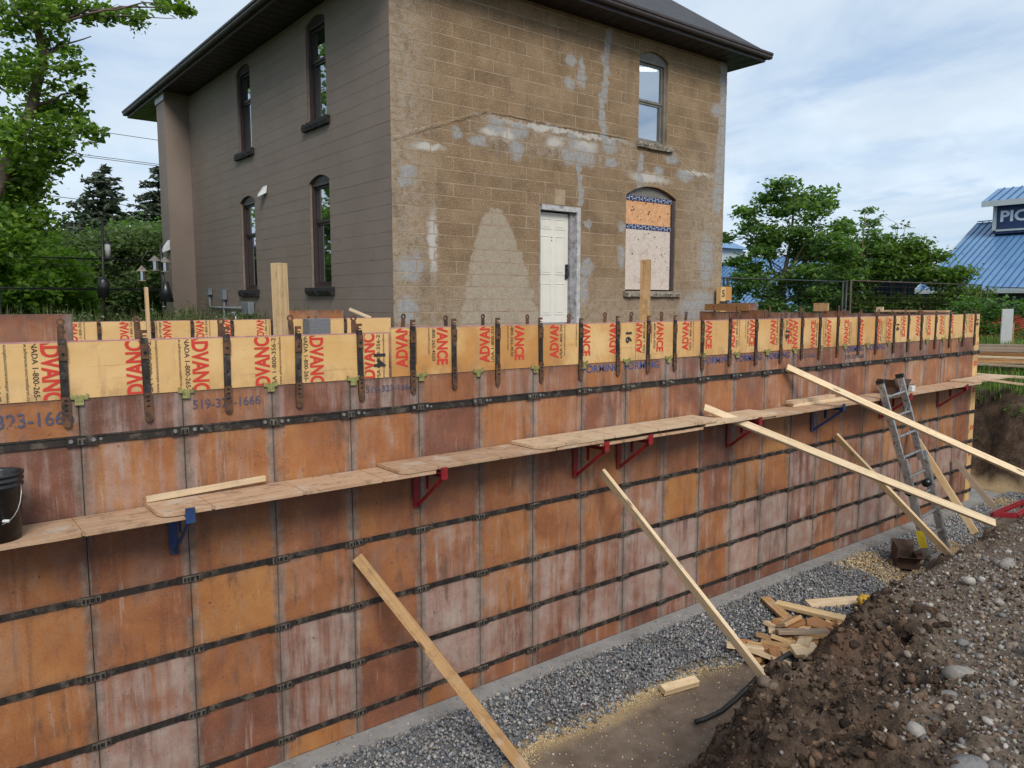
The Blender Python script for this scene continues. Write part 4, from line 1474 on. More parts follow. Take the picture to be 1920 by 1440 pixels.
# cardboard boxes
def carton(name, c, s, rot, label, flaps, mat='cardboard', tilt=0):
    e = empty(name, c, label, 'box')
    e.rotation_euler = (tilt, 0, rot)
    mt_ = Matrix.Translation(c) @ Matrix.Rotation(rot, 4, 'Z') @ Matrix.Rotation(tilt, 4, 'X')
    w_, d, h = s
    mb = MB()
    mb.box(-w_, w_, -d, d, 0, .006).box(-w_, w_, -d, -d + .006, .0065, h).box(-w_, w_, d - .006, d, .0065, h).box(-w_, -w_ + .006, -d + .0065, d - .0065, .0065, h).box(w_ - .006, w_, -d + .0065, d - .0065, .0065, h)
    sd = mb.build('body', mat)
    sd.parent = e
    for ang, side in flaps:
        mb = MB()
        if side == 'x':
            p0 = Vector((w_, 0, h)); q = Vector((math.cos(ang), 0, math.sin(ang))) * d * 1.1
            P_ = [p0 + Vector((0, -d, 0)), p0 + Vector((0, d, 0)), p0 + q + Vector((0, d, 0)), p0 + q + Vector((0, -d, 0))]
        elif side == '-x':
            p0 = Vector((-w_, 0, h)); q = Vector((-math.cos(ang), 0, math.sin(ang))) * d * 1.1
            P_ = [p0 + Vector((0, -d, 0)), p0 + Vector((0, d, 0)), p0 + q + Vector((0, d, 0)), p0 + q + Vector((0, -d, 0))]
        elif side == 'y':
            p0 = Vector((0, d, h)); q = Vector((0, math.cos(ang), math.sin(ang))) * d
            P_ = [p0 + Vector((-w_, 0, 0)), p0 + Vector((w_, 0, 0)), p0 + q + Vector((w_, 0, 0)), p0 + q + Vector((-w_, 0, 0))]
        else:
            p0 = Vector((0, -d, h)); q = Vector((0, -math.cos(ang), math.sin(ang))) * d
            P_ = [p0 + Vector((-w_, 0, 0)), p0 + Vector((w_, 0, 0)), p0 + q + Vector((w_, 0, 0)), p0 + q + Vector((-w_, 0, 0))]
        nr = (P_[1] - P_[0]).cross(P_[2] - P_[0]).normalized() * .004
        mb.hexa([tuple(v) for v in P_] + [tuple(v + nr) for v in P_])
        f_ = mb.build('flap', mat)
        f_.parent = e
    return e


carton('cardboard_box', (10.30, 4.52, -.045), (.20, .14, .13), R(35), 'open dark cardboard box behind the foot of the ladder', [(R(70), 'x'), (R(25), '-x'), (R(30), '-y'), (R(95), 'y')])
carton('cardboard_box', (11.0, 5.12, 2.153), (.22, .12, .10), R(4), 'open dark cardboard box on the catwalk behind the ladder top', [(R(40), 'x'), (R(60), '-x'), (R(20), '-y')])
MB().box(11.36, 11.46, 5.02, 5.10, 2.1535, 2.235).build('tie_box', 'white_plastic', None, False, .006)
tag(bpy.data.objects['tie_box'], 'small white carton on the catwalk right of the ladder top', 'box')

# red bracket left lying on the bank
rb = empty('steel_bracket', (9.9, 3.16, 1.03), 'red steel bracket left lying on the stony bank at the right edge', 'bracket')
A, B_, C_ = Vector((9.52, 3.25, 1.05)), Vector((10.55, 3.13, 1.13)), Vector((9.62, 3.05, 1.06))
for a, c_, nm in ((A, B_, 'upright'), (C_, B_ + Vector((-.1, -.1, .05)), 'arm'), (A, C_, 'diagonal_brace')):
    MB().beam(a, c_, .055, .035).beam(a + Vector((0, 0, .022)), c_ + Vector((0, 0, .022)), .012, .03).build(nm, 'red_paint', rb)

# form pieces standing inside the foundation
o = bpy.data.objects.new('reddish_sheet', panel_mesh(.0, .80, 7.0, [1.6, 2.6, 3.345], [.25, .3], [.3, .35]))
tag(link(o), 'plain reddish form panel standing behind the wall at the left edge', 'plywood sheet')
o.location = (.28, 0, 0)
fp = empty('form_box', (5.25, 11.8, 2.6), 'orange form panels standing against the dark house wall', 'form panel')
for i, (x0, x1) in enumerate(((4.72, 5.30), (5.303, 5.80))):
    pn = bpy.data.objects.new('panel', panel_mesh(x0, x1, 11.8, [2.5, 3.31], [.05], [.85 - .15 * i]))
    link(pn, fp)
lumber('loose_stick', (5.55, 11.1, 3.33), (5.86, 10.97, 3.185), .03, .05, 'pale_lumber', 'short stick slanting down beside the orange form panels', 'board')
MB().box(4.62, 4.95, 10.5, 10.75, 2.9, 3.20).build('concrete_block', 'gravel_bed', None, False, .01)
tag(bpy.data.objects['concrete_block'], 'rough grey concrete block in front of the orange form panels', 'block')
# yellow numbered corner form beside the house
cf = empty('corner_form', (14.75, 10.8, 2.6), 'yellow corner form marked 5 beside the right corner of the house', 'form panel')
MB().box(14.62, 14.80, 10.78, 10.90, 2.4, 3.78).build('board', 'yellow_plywood', cf)
MB().box(14.803, 15.05, 10.80, 10.92, 3.48, 3.79).build('side_board', 'orange_plywood', cf)
MB().box(14.58, 14.84, 10.765, 10.779, 3.40, 3.46).build('steel_band', 'form_steel', cf)
letters('5', (14.66, 10.776, 3.56), (1, 0, 0), (0, 0, 1), .1, .15, ['black_ink'], cf, .02, 'stencilled_number')
letters('E', (14.66, 10.776, 2.98), (1, 0, 0), (0, 0, 1), .08, .10, ['red_ink'], cf, .02, 'printed_lettering')
o = bpy.data.objects.new('brown_sheet', panel_mesh(14.81, 16.2, 10.86, [2.0, 2.8, 3.42], [.5, .35], [.15, .25]))
tag(link(o), 'brown form panel between the numbered corner form and the fence', 'plywood sheet')

# ------------------------------------------------------------------ the house
HX0, HX1, HY0, HY1 = 6.28, 14.93, 11.0, 24.4
HB, HT = 2.62, 8.76
SOF = 8.77
house = empty('house', (10.6, 17.5, HB), 'two storey block house, one wall tan and patched, one painted dark grey brown', 'house')

# tan block wall with cement patches, pale washed areas and dark damp
mt, k, b = new_mat('tan_block')
p = k.pos()
dist = k.n('TexNoise', {'Vector': p, 'Scale': 5.0, 'Detail': 6, 'Roughness': .65})
q = k.vm('ADD', p, k.vm('MULTIPLY', k.vm('SUBTRACT', dist.outputs['Color'], (.5, .5, .5)), (.34, 0, .34)))
q = k.vm('MULTIPLY', q, (1, 0, 1))
X, _, Z = k.xyz(q)
ELL = [(8.39, 6.5, .2, .12), (8.93, 6.51, .24, .14), (7.97, 6.19, .17, .1), (8.86, 6.16, .17, .18), (7.56, 6.27, .12, .09), (10.22, 6.49, .13, .13), (10.5, 6.21, .3, .18), (10.11, 6.18, .15, .17), (11.21, 6.49, .21, .12), (11.25, 6.18, .16, .11),
       (6.59, 5.56, .17, .08), (6.55, 5.41, .15, .09), (6.63, 4.0, .24, .22), (6.55, 3.31, .2, .23), (10.15, 7.95, .12, .12), (10.12, 7.53, .13, .12), (10.43, 7.87, .08, .17), (10.43, 7.6, .12, .12), (12.69, 6.17, .14, .1), (13.52, 6.14, .27, .12),
       (10.62, 4.11, .17, .2), (10.64, 4.96, .09, .07), (11.57, 4.97, .12, .11), (11.59, 4.35, .11, .23), (13.09, 6.48, .22, .12), (14.57, 7.69, .21, .14), (10.54, 3.69, .12, .27), (14.23, 3.30, .74, .36), (14.35, 4.39, .23, .56)]
SEG = [(11.17, 8.7, 11.06, 8.16, .07), (11.06, 8.16, 11.1, 7.74, .07), (11.1, 7.74, 10.95, 7.15, .08), (10.95, 7.15, 11.09, 6.56, .08), (10.32, 6.16, 10.41, 5.83, .055), (10.41, 5.83, 10.45, 5.36, .065), (12.12, 6.37, 12.1, 5.81, .07), (14.80, 8.67, 14.80, 6.92, .12), (14.78, 6.92, 14.68, 5.59, .15)]
grey = None


def mx(a, b_):
    return b_ if a is None else k.ma('MAXIMUM', a, b_)


def ell(x, z, rx, rz, soft=.35):
    d = k.vm('LENGTH', k.vm('MULTIPLY', k.vm('SUBTRACT', q, (x, 0, z)), (1 / rx, 0, 1 / rz)))
    return k.ss(d, 1 + soft, 1 - soft)


for e in ELL:
    grey = mx(grey, ell(*e))
for x0, z0, x1, z1, r_ in SEG:
    a = k.vm('SUBTRACT', q, (x0, 0, z0))
    L2 = (x1 - x0) ** 2 + (z1 - z0) ** 2
    t = k.ma('DIVIDE', k.vm('DOT_PRODUCT', a, (x1 - x0, 0, z1 - z0)), L2, clamp=True)
    pr = k.n('CombineXYZ', {0: k.ma('MULTIPLY', t, x1 - x0), 1: 0.0, 2: k.ma('MULTIPLY', t, z1 - z0)}).outputs[0]
    d = k.vm('LENGTH', k.vm('SUBTRACT', a, pr))
    grey = mx(grey, k.ss(d, r_ * 1.45, r_ * .75))
white = None
for e in [(8.27, 6.38, .2, .07), (8.65, 6.37, .16, .1), (9.76, 6.39, .2, .1), (10.53, 6.40, .3, .11), (9.42, 6.6, .33, .05), (6.99, 5.97, .27, .05), (10.0, 6.62, 1.5, .04), (13.9, 6.25, .5, .05), (12.4, 6.0, .55, .10), (7.05, 4.4, .08, .5)]:
    white = mx(white, ell(*e, .6))
n1 = k.noise(p, 2.0, 6, .62)
n2 = k.noise(p, 9.0, 5, .65)
n3 = k.noise(p, 130, 3, .7)
rn = k.rnd()
tan = k.ramp(k.ma('ADD', k.ma('MULTIPLY', n1, .88), k.ma('MULTIPLY', rn, .12)), [(.30, (.165, .104, .056)), (.52, (.245, .160, .088)), (.74, (.33, .228, .135))])
# paler, sandier near the corners and lower right
side = k.ma('MAXIMUM', k.ss(X, 7.4, 6.5), k.ma('MULTIPLY', k.ss(X, 13.0, 14.3), k.ss(Z, 7.4, 5.4)))
low = k.ma('MULTIPLY', k.ss(Z, 4.3, 3.2), .75)
wash = k.ma('MULTIPLY', k.ma('MAXIMUM', side, low), k.ss(n2, .3, .62))
tan = k.mix(k.ma('MULTIPLY', wash, .75), tan, (.37, .315, .245))
# bell shaped clean area left of the door
wz = k.ma('POWER', k.ma('MAXIMUM', k.ma('SUBTRACT', 1.0, k.ma('DIVIDE', k.ma('SUBTRACT', Z, 3.0), 2.15)), 0.001), .55)
bell = k.ss(k.ma('SUBTRACT', k.ma('MULTIPLY', wz, .93), k.ma('ABSOLUTE', k.ma('SUBTRACT', X, k.ma('ADD', 8.42, k.ma('MULTIPLY', k.ma('SUBTRACT', 4.2, Z), .08))))), -.02, .05)
bell = k.ma('MULTIPLY', bell, k.ss(Z, 5.12, 5.08))
tan = k.mix(k.ma('MULTIPLY', bell, .85), tan, k.ramp(n2, [(.3, (.33, .275, .205)), (.7, (.43, .365, .28))]))
# lime band under the old roof line
band = k.ma('MULTIPLY', k.ma('MULTIPLY', k.ss(Z, 5.95, 6.2), k.ss(Z, 6.75, 6.6)), k.ma('MULTIPLY', k.ss(X, 7.6, 8.4), k.ss(X, 12.6, 11.4)))
tan = k.mix(k.ma('MULTIPLY', k.ma('MULTIPLY', band, k.ss(n2, .42, .62)), .6), tan, (.34, .315, .28))
damp = k.ss(k.noise(k.mp(p, (1.5, 1.5, .7)), 1.6, 6, .65), .55, .72)
tan = k.mix(k.ma('MULTIPLY', damp, .40), tan, (.085, .062, .042))
runs = k.ss(k.noise(k.mp(p, (7, 7, .35)), 1.0, 5, .6), .58, .74)
tan = k.mix(k.ma('MULTIPLY', runs, .28), tan, (.34, .28, .20))
tan = k.mix(k.ma('MULTIPLY', k.ss(k.noise(p, 42, 4, .75), .52, .62), .60), tan, (.43, .36, .275))
tan = k.mix(k.ma('MULTIPLY', k.ss(k.noise(p, 50, 4, .75), .53, .62), .62), tan, (.082, .055, .034))
tan = k.mix(k.ma('MULTIPLY', k.ss(k.noise(p, 6, 5, .7), .56, .70), .35), tan, (.26, .125, .085))
tan = k.mix(k.ma('MULTIPLY', white, .8), tan, (.52, .50, .46))
cem = k.ramp(k.noise(p, 14, 6, .7), [(.3, (.22, .22, .215)), (.5, (.30, .30, .295)), (.7, (.39, .385, .375))])
tan = k.mix(k.ma('MULTIPLY', grey, .86), tan, cem)
k.set(b.inputs['Base Color'], tan)
b.inputs['Roughness'].default_value = .92
b.inputs['Specular IOR Level'].default_value = .2
k.set(b.inputs['Normal'], k.bump(k.ma('ADD', n3, k.ma('MULTIPLY', n2, 1.2)), .55, .012))
# mortar joints take the same cement smears
mt2, k2, b2 = new_mat('mortar')
pm = k2.pos()
cm = k2.ramp(k2.noise(pm, 3, 6, .6), [(.32, (.235, .16, .095)), (.5, (.325, .24, .155)), (.7, (.40, .32, .225))])
k2.set(b2.inputs['Base Color'], cm)
b2.inputs['Roughness'].default_value = .95

# dark painted wall
mt, k, b = new_mat('dark_paint')
p = k.pos()
n1 = k.noise(p, 1.2, 5, .6)
n2 = k.noise(p, 11, 6, .68)
c = k.ramp(n1, [(.3, (.205, .160, .132)), (.7, (.245, .192, .160))])
c = k.mix(k.ma('MULTIPLY', k.ss(k.noise(p, 3.3, 6, .7), .62, .72), .35), c, (.12, .10, .088))
k.set(b.inputs['Base Color'], c)
b.inputs['Roughness'].default_value = .62
b.inputs['Specular IOR Level'].default_value = .35
k.set(b.inputs['Normal'], k.bump(k.ma('ADD', n2, k.noise(p, 60, 3, .6)), .55, .012))
plain('dark_paint_edge', (.20, .156, .129), .7, .2, 8, .3)
plain('trim_brown', (.020, .0125, .012), .45, .3, 6, .1)
plain('frame_brown', (.040, .027, .025), .45, .25, 6, .1)
plain('frame_taupe', (.16, .145, .125), .5, .2, 6, .1)
plain('soffit', (.017, .011, .012), .5, .3, 5, .1)
plain('soffit_baked_light', (.36, .37, .29), .55, .15, 5, .1)  # far soffit: light from below is put into this paler colour
plain('black_sill', (.013, .010, .010), .75, .4, 9, .9, 18, bd=.03)
plain('stone_sill', (.25, .215, .165), .9, .45, 16, 1.0, 16, bd=.05, dirt=(.10, .075, .05), dscale=9)
plain('door_white', (.68, .65, .57), .5, .04, 4, .05, dirt=(.64, .61, .53), dscale=3)
plain('old_white_paint', (.42, .415, .41), .8, .3, 9, .5, 20, dirt=(.20, .185, .17), dscale=6)
plain('bare_grey_wood', (.26, .25, .26), .85, .4, 9, .5, 25, dirt=(.13, .11, .10), dscale=7)
plain('osb_orange', (.58, .30, .14), .8, .25, 22, .5, 40, dirt=(.66, .42, .24), dscale=14)
plain('osb_white', (.56, .47, .40), .8, .18, 20, .5, 40, dirt=(.48, .38, .31), dscale=6)
plain('blue_tape', (.012, .025, .10), .5, .3, 20, .1)
plain('plaster', (.15, .17, .20), .8, .1)
plain('galv', (.33, .34, .35), .4, .2, 14, .1, metal=.5)
plain('conduit_grey', (.17, .19, .21), .5, .2, 9, .1)
glass_mat('dark_glass', (.012, .016, .018), .36)
glass_mat('sky_glass', (.10, .13, .17), .58, .25)
# shingles
mt, k, b = new_mat('shingle')
p = k.pos()
br = k.n('TexBrick', {'Vector': k.mp(p, (1, 1.0, 1)), 'Scale': 3.4, 'Mortar Size': .018, 'Color1': (.035, .037, .042, 1), 'Color2': (.060, .062, .068, 1), 'Mortar': (.016, .016, .018, 1), 'Brick Width': .55, 'Row Height': .42})
k.set(b.inputs['Base Color'], k.mix(.5, br.outputs['Color'], k.ramp(k.noise(p, 90, 3), [(.3, (.03, .03, .034)), (.7, (.085, .085, .09))])))
b.inputs['Roughness'].default_value = .9
k.set(b.inputs['Normal'], k.bump(br.outputs['Fac'], -.4, .01))

# openings: (along, z) rectangles incl. arch or lintel
DOOR = (9.40, 10.44, 3.02, 5.25)
WLO = (11.71, 13.27, 3.67, 5.62, 5.83)      # x0 x1 sill spring apex
WUP = (12.03, 12.92, 6.70, 8.38, 8.53)
DW = [(13.24, 14.12, 3.72, 5.68, 5.79), (17.0, 17.90, 3.72, 5.69, 5.80), (13.27, 14.10, 6.78, 8.52, 8.62), (17.03, 17.85, 6.78, 8.53, 8.63)]
CH = .2165


def wall_cells(a0, a1, z0, z1, holes):
    """rectangles that cover a wall around its openings"""
    xs = sorted({a0, a1} | {h for q in holes for h in q[:2]})
    out = []
    for i in range(len(xs) - 1):
        x0, x1 = xs[i], xs[i + 1]
        cur = z0
        for h in sorted([h for h in holes if h[0] <= x0 + 1e-6 and h[1] >= x1 - 1e-6], key=lambda h: h[2]):
            if h[2] > cur:
                out.append((x0, x1, cur, h[2]))
            cur = max(cur, h[3])
        if cur < z1:
            out.append((x0, x1, cur, z1))
    return out


def clip_rect(x0, x1, z0, z1, holes):
    """cut a block against rectangular openings; gives the pieces left"""
    R_ = [(x0, x1, z0, z1)]
    for h in holes:
        N = []
        for (a, b_, c_, d) in R_:
            if b_ <= h[0] or a >= h[1] or d <= h[2] or c_ >= h[3]:
                N.append((a, b_, c_, d))
                continue
            if a < h[0]: N.append((a, h[0], c_, d))
            if b_ > h[1]: N.append((h[1], b_, c_, d))
            m0, m1 = max(a, h[0]), min(b_, h[1])
            if d > h[3]: N.append((m0, m1, h[3], d))
            if c_ < h[2]: N.append((m0, m1, c_, h[2]))
        R_ = N
    return [r_ for r_ in R_ if r_[1] - r_[0] > .035 and r_[3] - r_[2] > .03]


hol_t = [DOOR, (WLO[0], WLO[1], WLO[2], WLO[4]), (WUP[0], WUP[1], WUP[2], WUP[4])]
hol_d = [(w_[0], w_[1], w_[2], w_[4]) for w_ in DW]
tw = MB()
for (x0, x1, z0, z1) in wall_cells(HX0 + .008, HX1 - .02, HB - 2.6, HT, hol_t):
    tw.box(x0, x1, HY0 + .0012, HY0 + .24, z0, z1)
tanw = tw.build('wall', 'mortar', house)
for hole, box_ in ((DOOR, None),):
    pass
dwm = MB()
for (y0, y1, z0, z1) in wall_cells(HY0 + .2405, 21.5, HB - 2.6, HT, hol_d):
    dwm.box(HX0 + .006, HX0 + .24, y0, y1, z0, z1)
darkw = dwm.build('wall', 'dark_paint_edge', house)
MB().box(HX1 - .24, HX1, HY0 + .26, HY1, HB - 2.6, HT).box(HX0 + .26, HX1 - .25, HY1 - .24, HY1, HB - 2.6, HT).build('rear_wall', 'dark_paint', house)
MB().box(5.68, 6.52, 21.5, 22.25, HB - 2.0, SOF - .005).build('wing', 'dark_paint', house)
MB().box(5.655, 5.70, 21.46, 22.27, 8.60, 8.765).build('flashing', 'galv', house)

# blocks of the tan wall, one by one
random.seed(5)
BLK = {}


def block(x0, x1, z0, z1):
    g = .0062
    dpt = random.choice((-.0006, 0, .0006))
    kx = (round(x1 - x0, 3), round(z1 - z0, 3))
    if kx not in BLK:
        w_, h = kx
        mb = MB()
        e = .003
        P0 = [(g, 0), (w_ - g, 0), (w_ - g, 0), (g, 0)]
        a, b_, c_, d = g, w_ - g, g, h - g
        # front face slightly chamfered
        mb.v += [(a, .02, c_), (b_, .02, c_), (b_, .02, d), (a, .02, d), (a + e, 0, c_ + e), (b_ - e, 0, c_ + e), (b_ - e, 0, d - e), (a + e, 0, d - e)]
        for f_ in ((4, 5, 6, 7), (0, 1, 5, 4), (1, 2, 6, 5), (2, 3, 7, 6), (3, 0, 4, 7)):
            mb.face(list(f_))
        BLK[kx] = mb.mesh('block', 'tan_block', fix=False)
    o = bpy.data.objects.new('block', BLK[kx])
    o.location = (x0, HY0 - .0018 + dpt, z0)
    link(o, tanw)


row, z = 0, HB
while z < HT - .02:
    zt = min(z + CH, HT)
    BL = .80
    x = HX0 + (0 if row % 2 else -BL / 2)
    jit = random.choice((0, 0, 0, .05, -.05))
    first = True
    while x < HX1 - .02:
        x1 = x + BL + (jit if first else 0)
        first = False
        a, b_ = max(x, HX0), min(x1, HX1)
        if HX1 - b_ < .12:
            b_ = HX1
        if b_ - a > .04:
            for r_ in clip_rect(a, b_, z, zt, hol_t):
                block(*r_)
        x = x1 if b_ < HX1 else 99
    z += CH
    row += 1

# courses of the dark wall
row, z = 0, HB
while z < HT - .02:
    zt = min(z + CH, HT)
    for (a, b_, c_, d) in clip_rect(HY0 - .0, 21.5, z, zt, hol_d):
        off = random.uniform(-.0005, .0005)
        mb = MB()
        nseg = max(2, int((b_ - a) / .5))
        ys = [a + (b_ - a) * i / nseg for i in range(nseg + 1)]
        ex = [random.uniform(-.0008, .0008) for _ in ys]
        for i, y in enumerate(ys):
            xo = HX0 + off + ex[i]
            mb.v += [(HX0 + .02, y, c_), (xo, y, c_), (xo, y, c_ + .02), (xo, y, d - .010), (xo - random.choice((0, .0008, .0016)), y, d - .003), (HX0 + .02, y, d)]
        for i in range(nseg):
            for q in range(5):
                n0 = i * 6 + q
                mb.face([n0, n0 + 6, n0 + 7, n0 + 1])
        mb.build('block_course', 'dark_paint', darkw)
    z += CH
    row += 1


# arched window heads: lintel pieces that fill above the arch
def arch_pts(x0, x1, zs, za, n=12):
    c_ = (x0 + x1) / 2
    hw = (x1 - x0) / 2
    s = za - zs
    r_ = (hw * hw + s * s) / (2 * s)
    out = []
    for i in range(n + 1):
        x = x0 + (x1 - x0) * i / n
        out.append((x, za - r_ + math.sqrt(max(0, r_ * r_ - (x - c_) ** 2))))
    return out


def lintel(x0, x1, zs, za, mapf, mat, w0, w1, parent, name='lintel'):
    pts = arch_pts(x0, x1, zs, za)
    mb = MB()
    for i in range(len(pts) - 1):
        (xa, ya), (xb, yb) = pts[i], pts[i + 1]
        mb.hexa([mapf(xa, ya, w0), mapf(xb, yb, w0), mapf(xb, yb, w1), mapf(xa, ya, w1), mapf(xa, za + .001, w0), mapf(xb, za + .001, w0), mapf(xb, za + .001, w1), mapf(xa, za + .001, w1)])
    return mb.build(name, mat, parent)


mt_map = lambda u, v, w_: (u, HY0 + w_, v)
md_map = lambda u, v, w_: (HX0 + w_, u, v)
for w_ in (WLO, WUP):
    lintel(w_[0], w_[1], w_[3], w_[4], mt_map, 'tan_block', 0, .2, tanw)
for w_ in DW:
    lintel(w_[0], w_[1], w_[3], w_[4], md_map, 'dark_paint', 0, .2, darkw)


def sill(mapf, x0, x1, z0, z1, mat, parent, out=.07):
    mb = MB()
    n = 14
    for i in range(n + 1):
        x = x0 + (x1 - x0) * i / n
        a, b_ = random.uniform(-.016, .012), random.uniform(-.016, .012)
        mb.v += [mapf(x, z0 + random.uniform(-.006, .006), .05), mapf(x, z0 + random.uniform(-.004, .01), -out + a), mapf(x, (z0 + z1) / 2, -out - .012 + b_), mapf(x, z1 - .01 + random.uniform(-.006, .006), -out + b_), mapf(x, z1, .05)]
    for i in range(n):
        for q in range(4):
            m0 = i * 5 + q
            mb.face([m0, m0 + 5, m0 + 6, m0 + 1])
    mb.face([0, 1, 2, 3, 4])
    mb.face([n * 5 + q for q in range(5)])
    return mb.build('sill', mat, parent)


def sash_window(mapf, w_, fmat, gmat, sillmat, label=None, split=.62, depth=.10, reveal='dark_paint', panemat=None):
    x0, x1, z0, zs, za = w_
    fb_ = MB()
    t = .065

    def bx(u0, u1, v0, v1, w0, w1):
        fb_.hexa([mapf(u0, v0, w0), mapf(u1, v0, w0), mapf(u1, v0, w1), mapf(u0, v0, w1), mapf(u0, v1, w0), mapf(u1, v1, w0), mapf(u1, v1, w1), mapf(u0, v1, w1)])
    # brickmould, jambs
    for a, c_ in ((x0, x0 + t), (x1 - t, x1)):
        bx(a, c_, z0, zs, depth - .045, depth + .12)
    bx(x0 + t, x1 - t, z0, z0 + .06, depth - .03, depth + .12)
    bx(x0 + t, x1 - t, zs - .07, zs, depth - .045, depth + .12)
    # arch board over the head
    pts = arch_pts(x0 + .002, x1 - .002, zs, za - .004)
    n = len(fb_.v)
    for (xa, ya), (xb, yb) in zip(pts[:-1], pts[1:]):
        fb_.hexa([mapf(xa, zs + .0005, depth - .05), mapf(xb, zs + .0005, depth - .05), mapf(xb, zs + .0005, depth + .1), mapf(xa, zs + .0005, depth + .1), mapf(xa, max(ya, zs + .001), depth - .05), mapf(xb, max(yb, zs + .001), depth - .05), mapf(xb, max(yb, zs + .001), depth + .1), mapf(xa, max(ya, zs + .001), depth + .1)])
    fr = fb_.build('window', fmat, house)
    zm = z0 + (zs - z0) * split
    for a, c_, dd, nm in ((z0 + .06, zm, .02, 'lower'), (zm, zs - .07, 0, 'upper')):
        s_ = MB()
        fb2, fb_save = s_, fb_
        u0, u1 = x0 + t, x1 - t
        st = .045

        def bs(u_0, u_1, v0, v1, w0, w1):
            s_.hexa([mapf(u_0, v0, w0), mapf(u_1, v0, w0), mapf(u_1, v0, w1), mapf(u_0, v0, w1), mapf(u_0, v1, w0), mapf(u_1, v1, w0), mapf(u_1, v1, w1), mapf(u_0, v1, w1)])
        bs(u0, u0 + st, a, c_, depth + dd, depth + dd + .05)
        bs(u1 - st, u1, a, c_, depth + dd, depth + dd + .05)
        bs(u0 + st, u1 - st, a, a + st, depth + dd, depth + dd + .05)
        bs(u0 + st, u1 - st, c_ - st, c_, depth + dd, depth + dd + .05)
        s_.build('sash', fmat, fr)
        g_ = MB()
        g_.hexa([mapf(u0 + st, a + st, depth + dd + .025), mapf(u1 - st, a + st, depth + dd + .025), mapf(u1 - st, a + st, depth + dd + .029), mapf(u0 + st, a + st, depth + dd + .029),
                 mapf(u0 + st, c_ - st, depth + dd + .025), mapf(u1 - st, c_ - st, depth + dd + .025), mapf(u1 - st, c_ - st, depth + dd + .029), mapf(u0 + st, c_ - st, depth + dd + .029)])
        g_.build('pane', gmat, fr)
    # recess lining and dim room behind
    return fr


for w_ in DW:
    fr = sash_window(md_map, w_, 'frame_brown', 'dark_glass', 'black_sill')
    s_ = sill(md_map, w_[0] - .13, w_[1] + .13, w_[2] - .15, w_[2], 'black_sill', fr)
    MB().box(HX0 + .2, HX0 + .206, w_[0], w_[1], w_[2], w_[4]).build('curtain', 'plaster' if w_[2] < 4 and w_[0] > 15 else 'trim_brown', fr)
fr = sash_window(mt_map, WUP, 'frame_taupe', 'sky_glass', 'stone_sill', split=.50)
sill(mt_map, WUP[0] - .05, WUP[1] + .14, WUP[2] - .12, WUP[2], 'stone_sill', fr)
# room behind the upper window: pale walls and a lit ceiling tube
MB().box(11.2, 14.65, HY0 + 2.4, HY0 + 2.44, 6.3, 8.7).box(11.2, 14.65, HY0 + .5, HY0 + 2.39, 8.72, 8.75).build('room_wall', 'plaster', fr)
mt, k, b = new_mat('tube_light')
b.inputs['Emission Color'].default_value = (1, .97, .88, 1)
b.inputs['Emission Strength'].default_value = 5.0
MB().cyl((13.0, HY0 + 1.35, 8.60), (13.75, HY0 + 1.05, 8.66), .05, n=10).build('ceiling_tube', 'tube_light', fr, True)

# boarded window
bw = MB()
x0, x1, z0, zs, za = WLO
bw.box(x0 + .04, x1 - .04, HY0 + .09, HY0 + .12, z0 + .02, zs + .03)
brd = MB()
brd.box(x0 + .05, x1 - .12, HY0 + .055, HY0 + .072, z0 + .03, 4.97)
wo = brd.build('window', 'osb_white', house)
MB().box(x0 + .05, x1 - .12, HY0 + .06, HY0 + .078, 4.972, 5.62).build('upper_board', 'osb_orange', wo)
arch = [(x0 + .02, 5.60)] + [(a, max(c_, 5.601)) for a, c_ in arch_pts(x0 + .02, x1 - .02, 5.62, za - .01)] + [(x1 - .02, 5.60)]
MB().ext(arch, lambda u, v, w_: (u, HY0 + w_, v), .085, .11).build('head_board', 'frame_taupe', wo)
MB().box(x1 - .115, x1 - .03, HY0 + .02, HY0 + .11, z0 + .02, 5.60).build('jamb', 'frame_brown', wo)
for zz, hh in ((5.57, .10), (4.99, .10)):
    MB().box(x0 + .03, x1 - .10, HY0 + .05, HY0 + .0535, zz - hh / 2, zz + hh / 2).build('blue_tape', 'blue_tape', wo)
    mk = MB()
    for q in range(14):
        xx = x0 + .08 + q * .10
        mk.box(xx, xx + .03, HY0 + .0475, HY0 + .049, zz - .02 + .03 * (q % 2), zz + .0 + .03 * (q % 2)).box(xx + .055, xx + .065, HY0 + .0475, HY0 + .049, zz - .045, zz + .045)
    mk.build('tape_print', 'white_plastic', wo)
nl = MB()
for q in range(34):
    xx, zz = random.uniform(x0 + .1, x1 - .2), random.choice((random.uniform(3.75, 4.9), random.uniform(5.05, 5.5)))
    nl.box(xx, xx + random.uniform(.015, .035), HY0 + .050, HY0 + .0545 if zz < 4.97 else HY0 + .0595, zz, zz + random.uniform(.01, .03))
nl.build('nail_mark', 'frame_brown', wo)
sill(mt_map, x0 - .06, x1 + .15, z0 - .12, z0, 'stone_sill', wo)

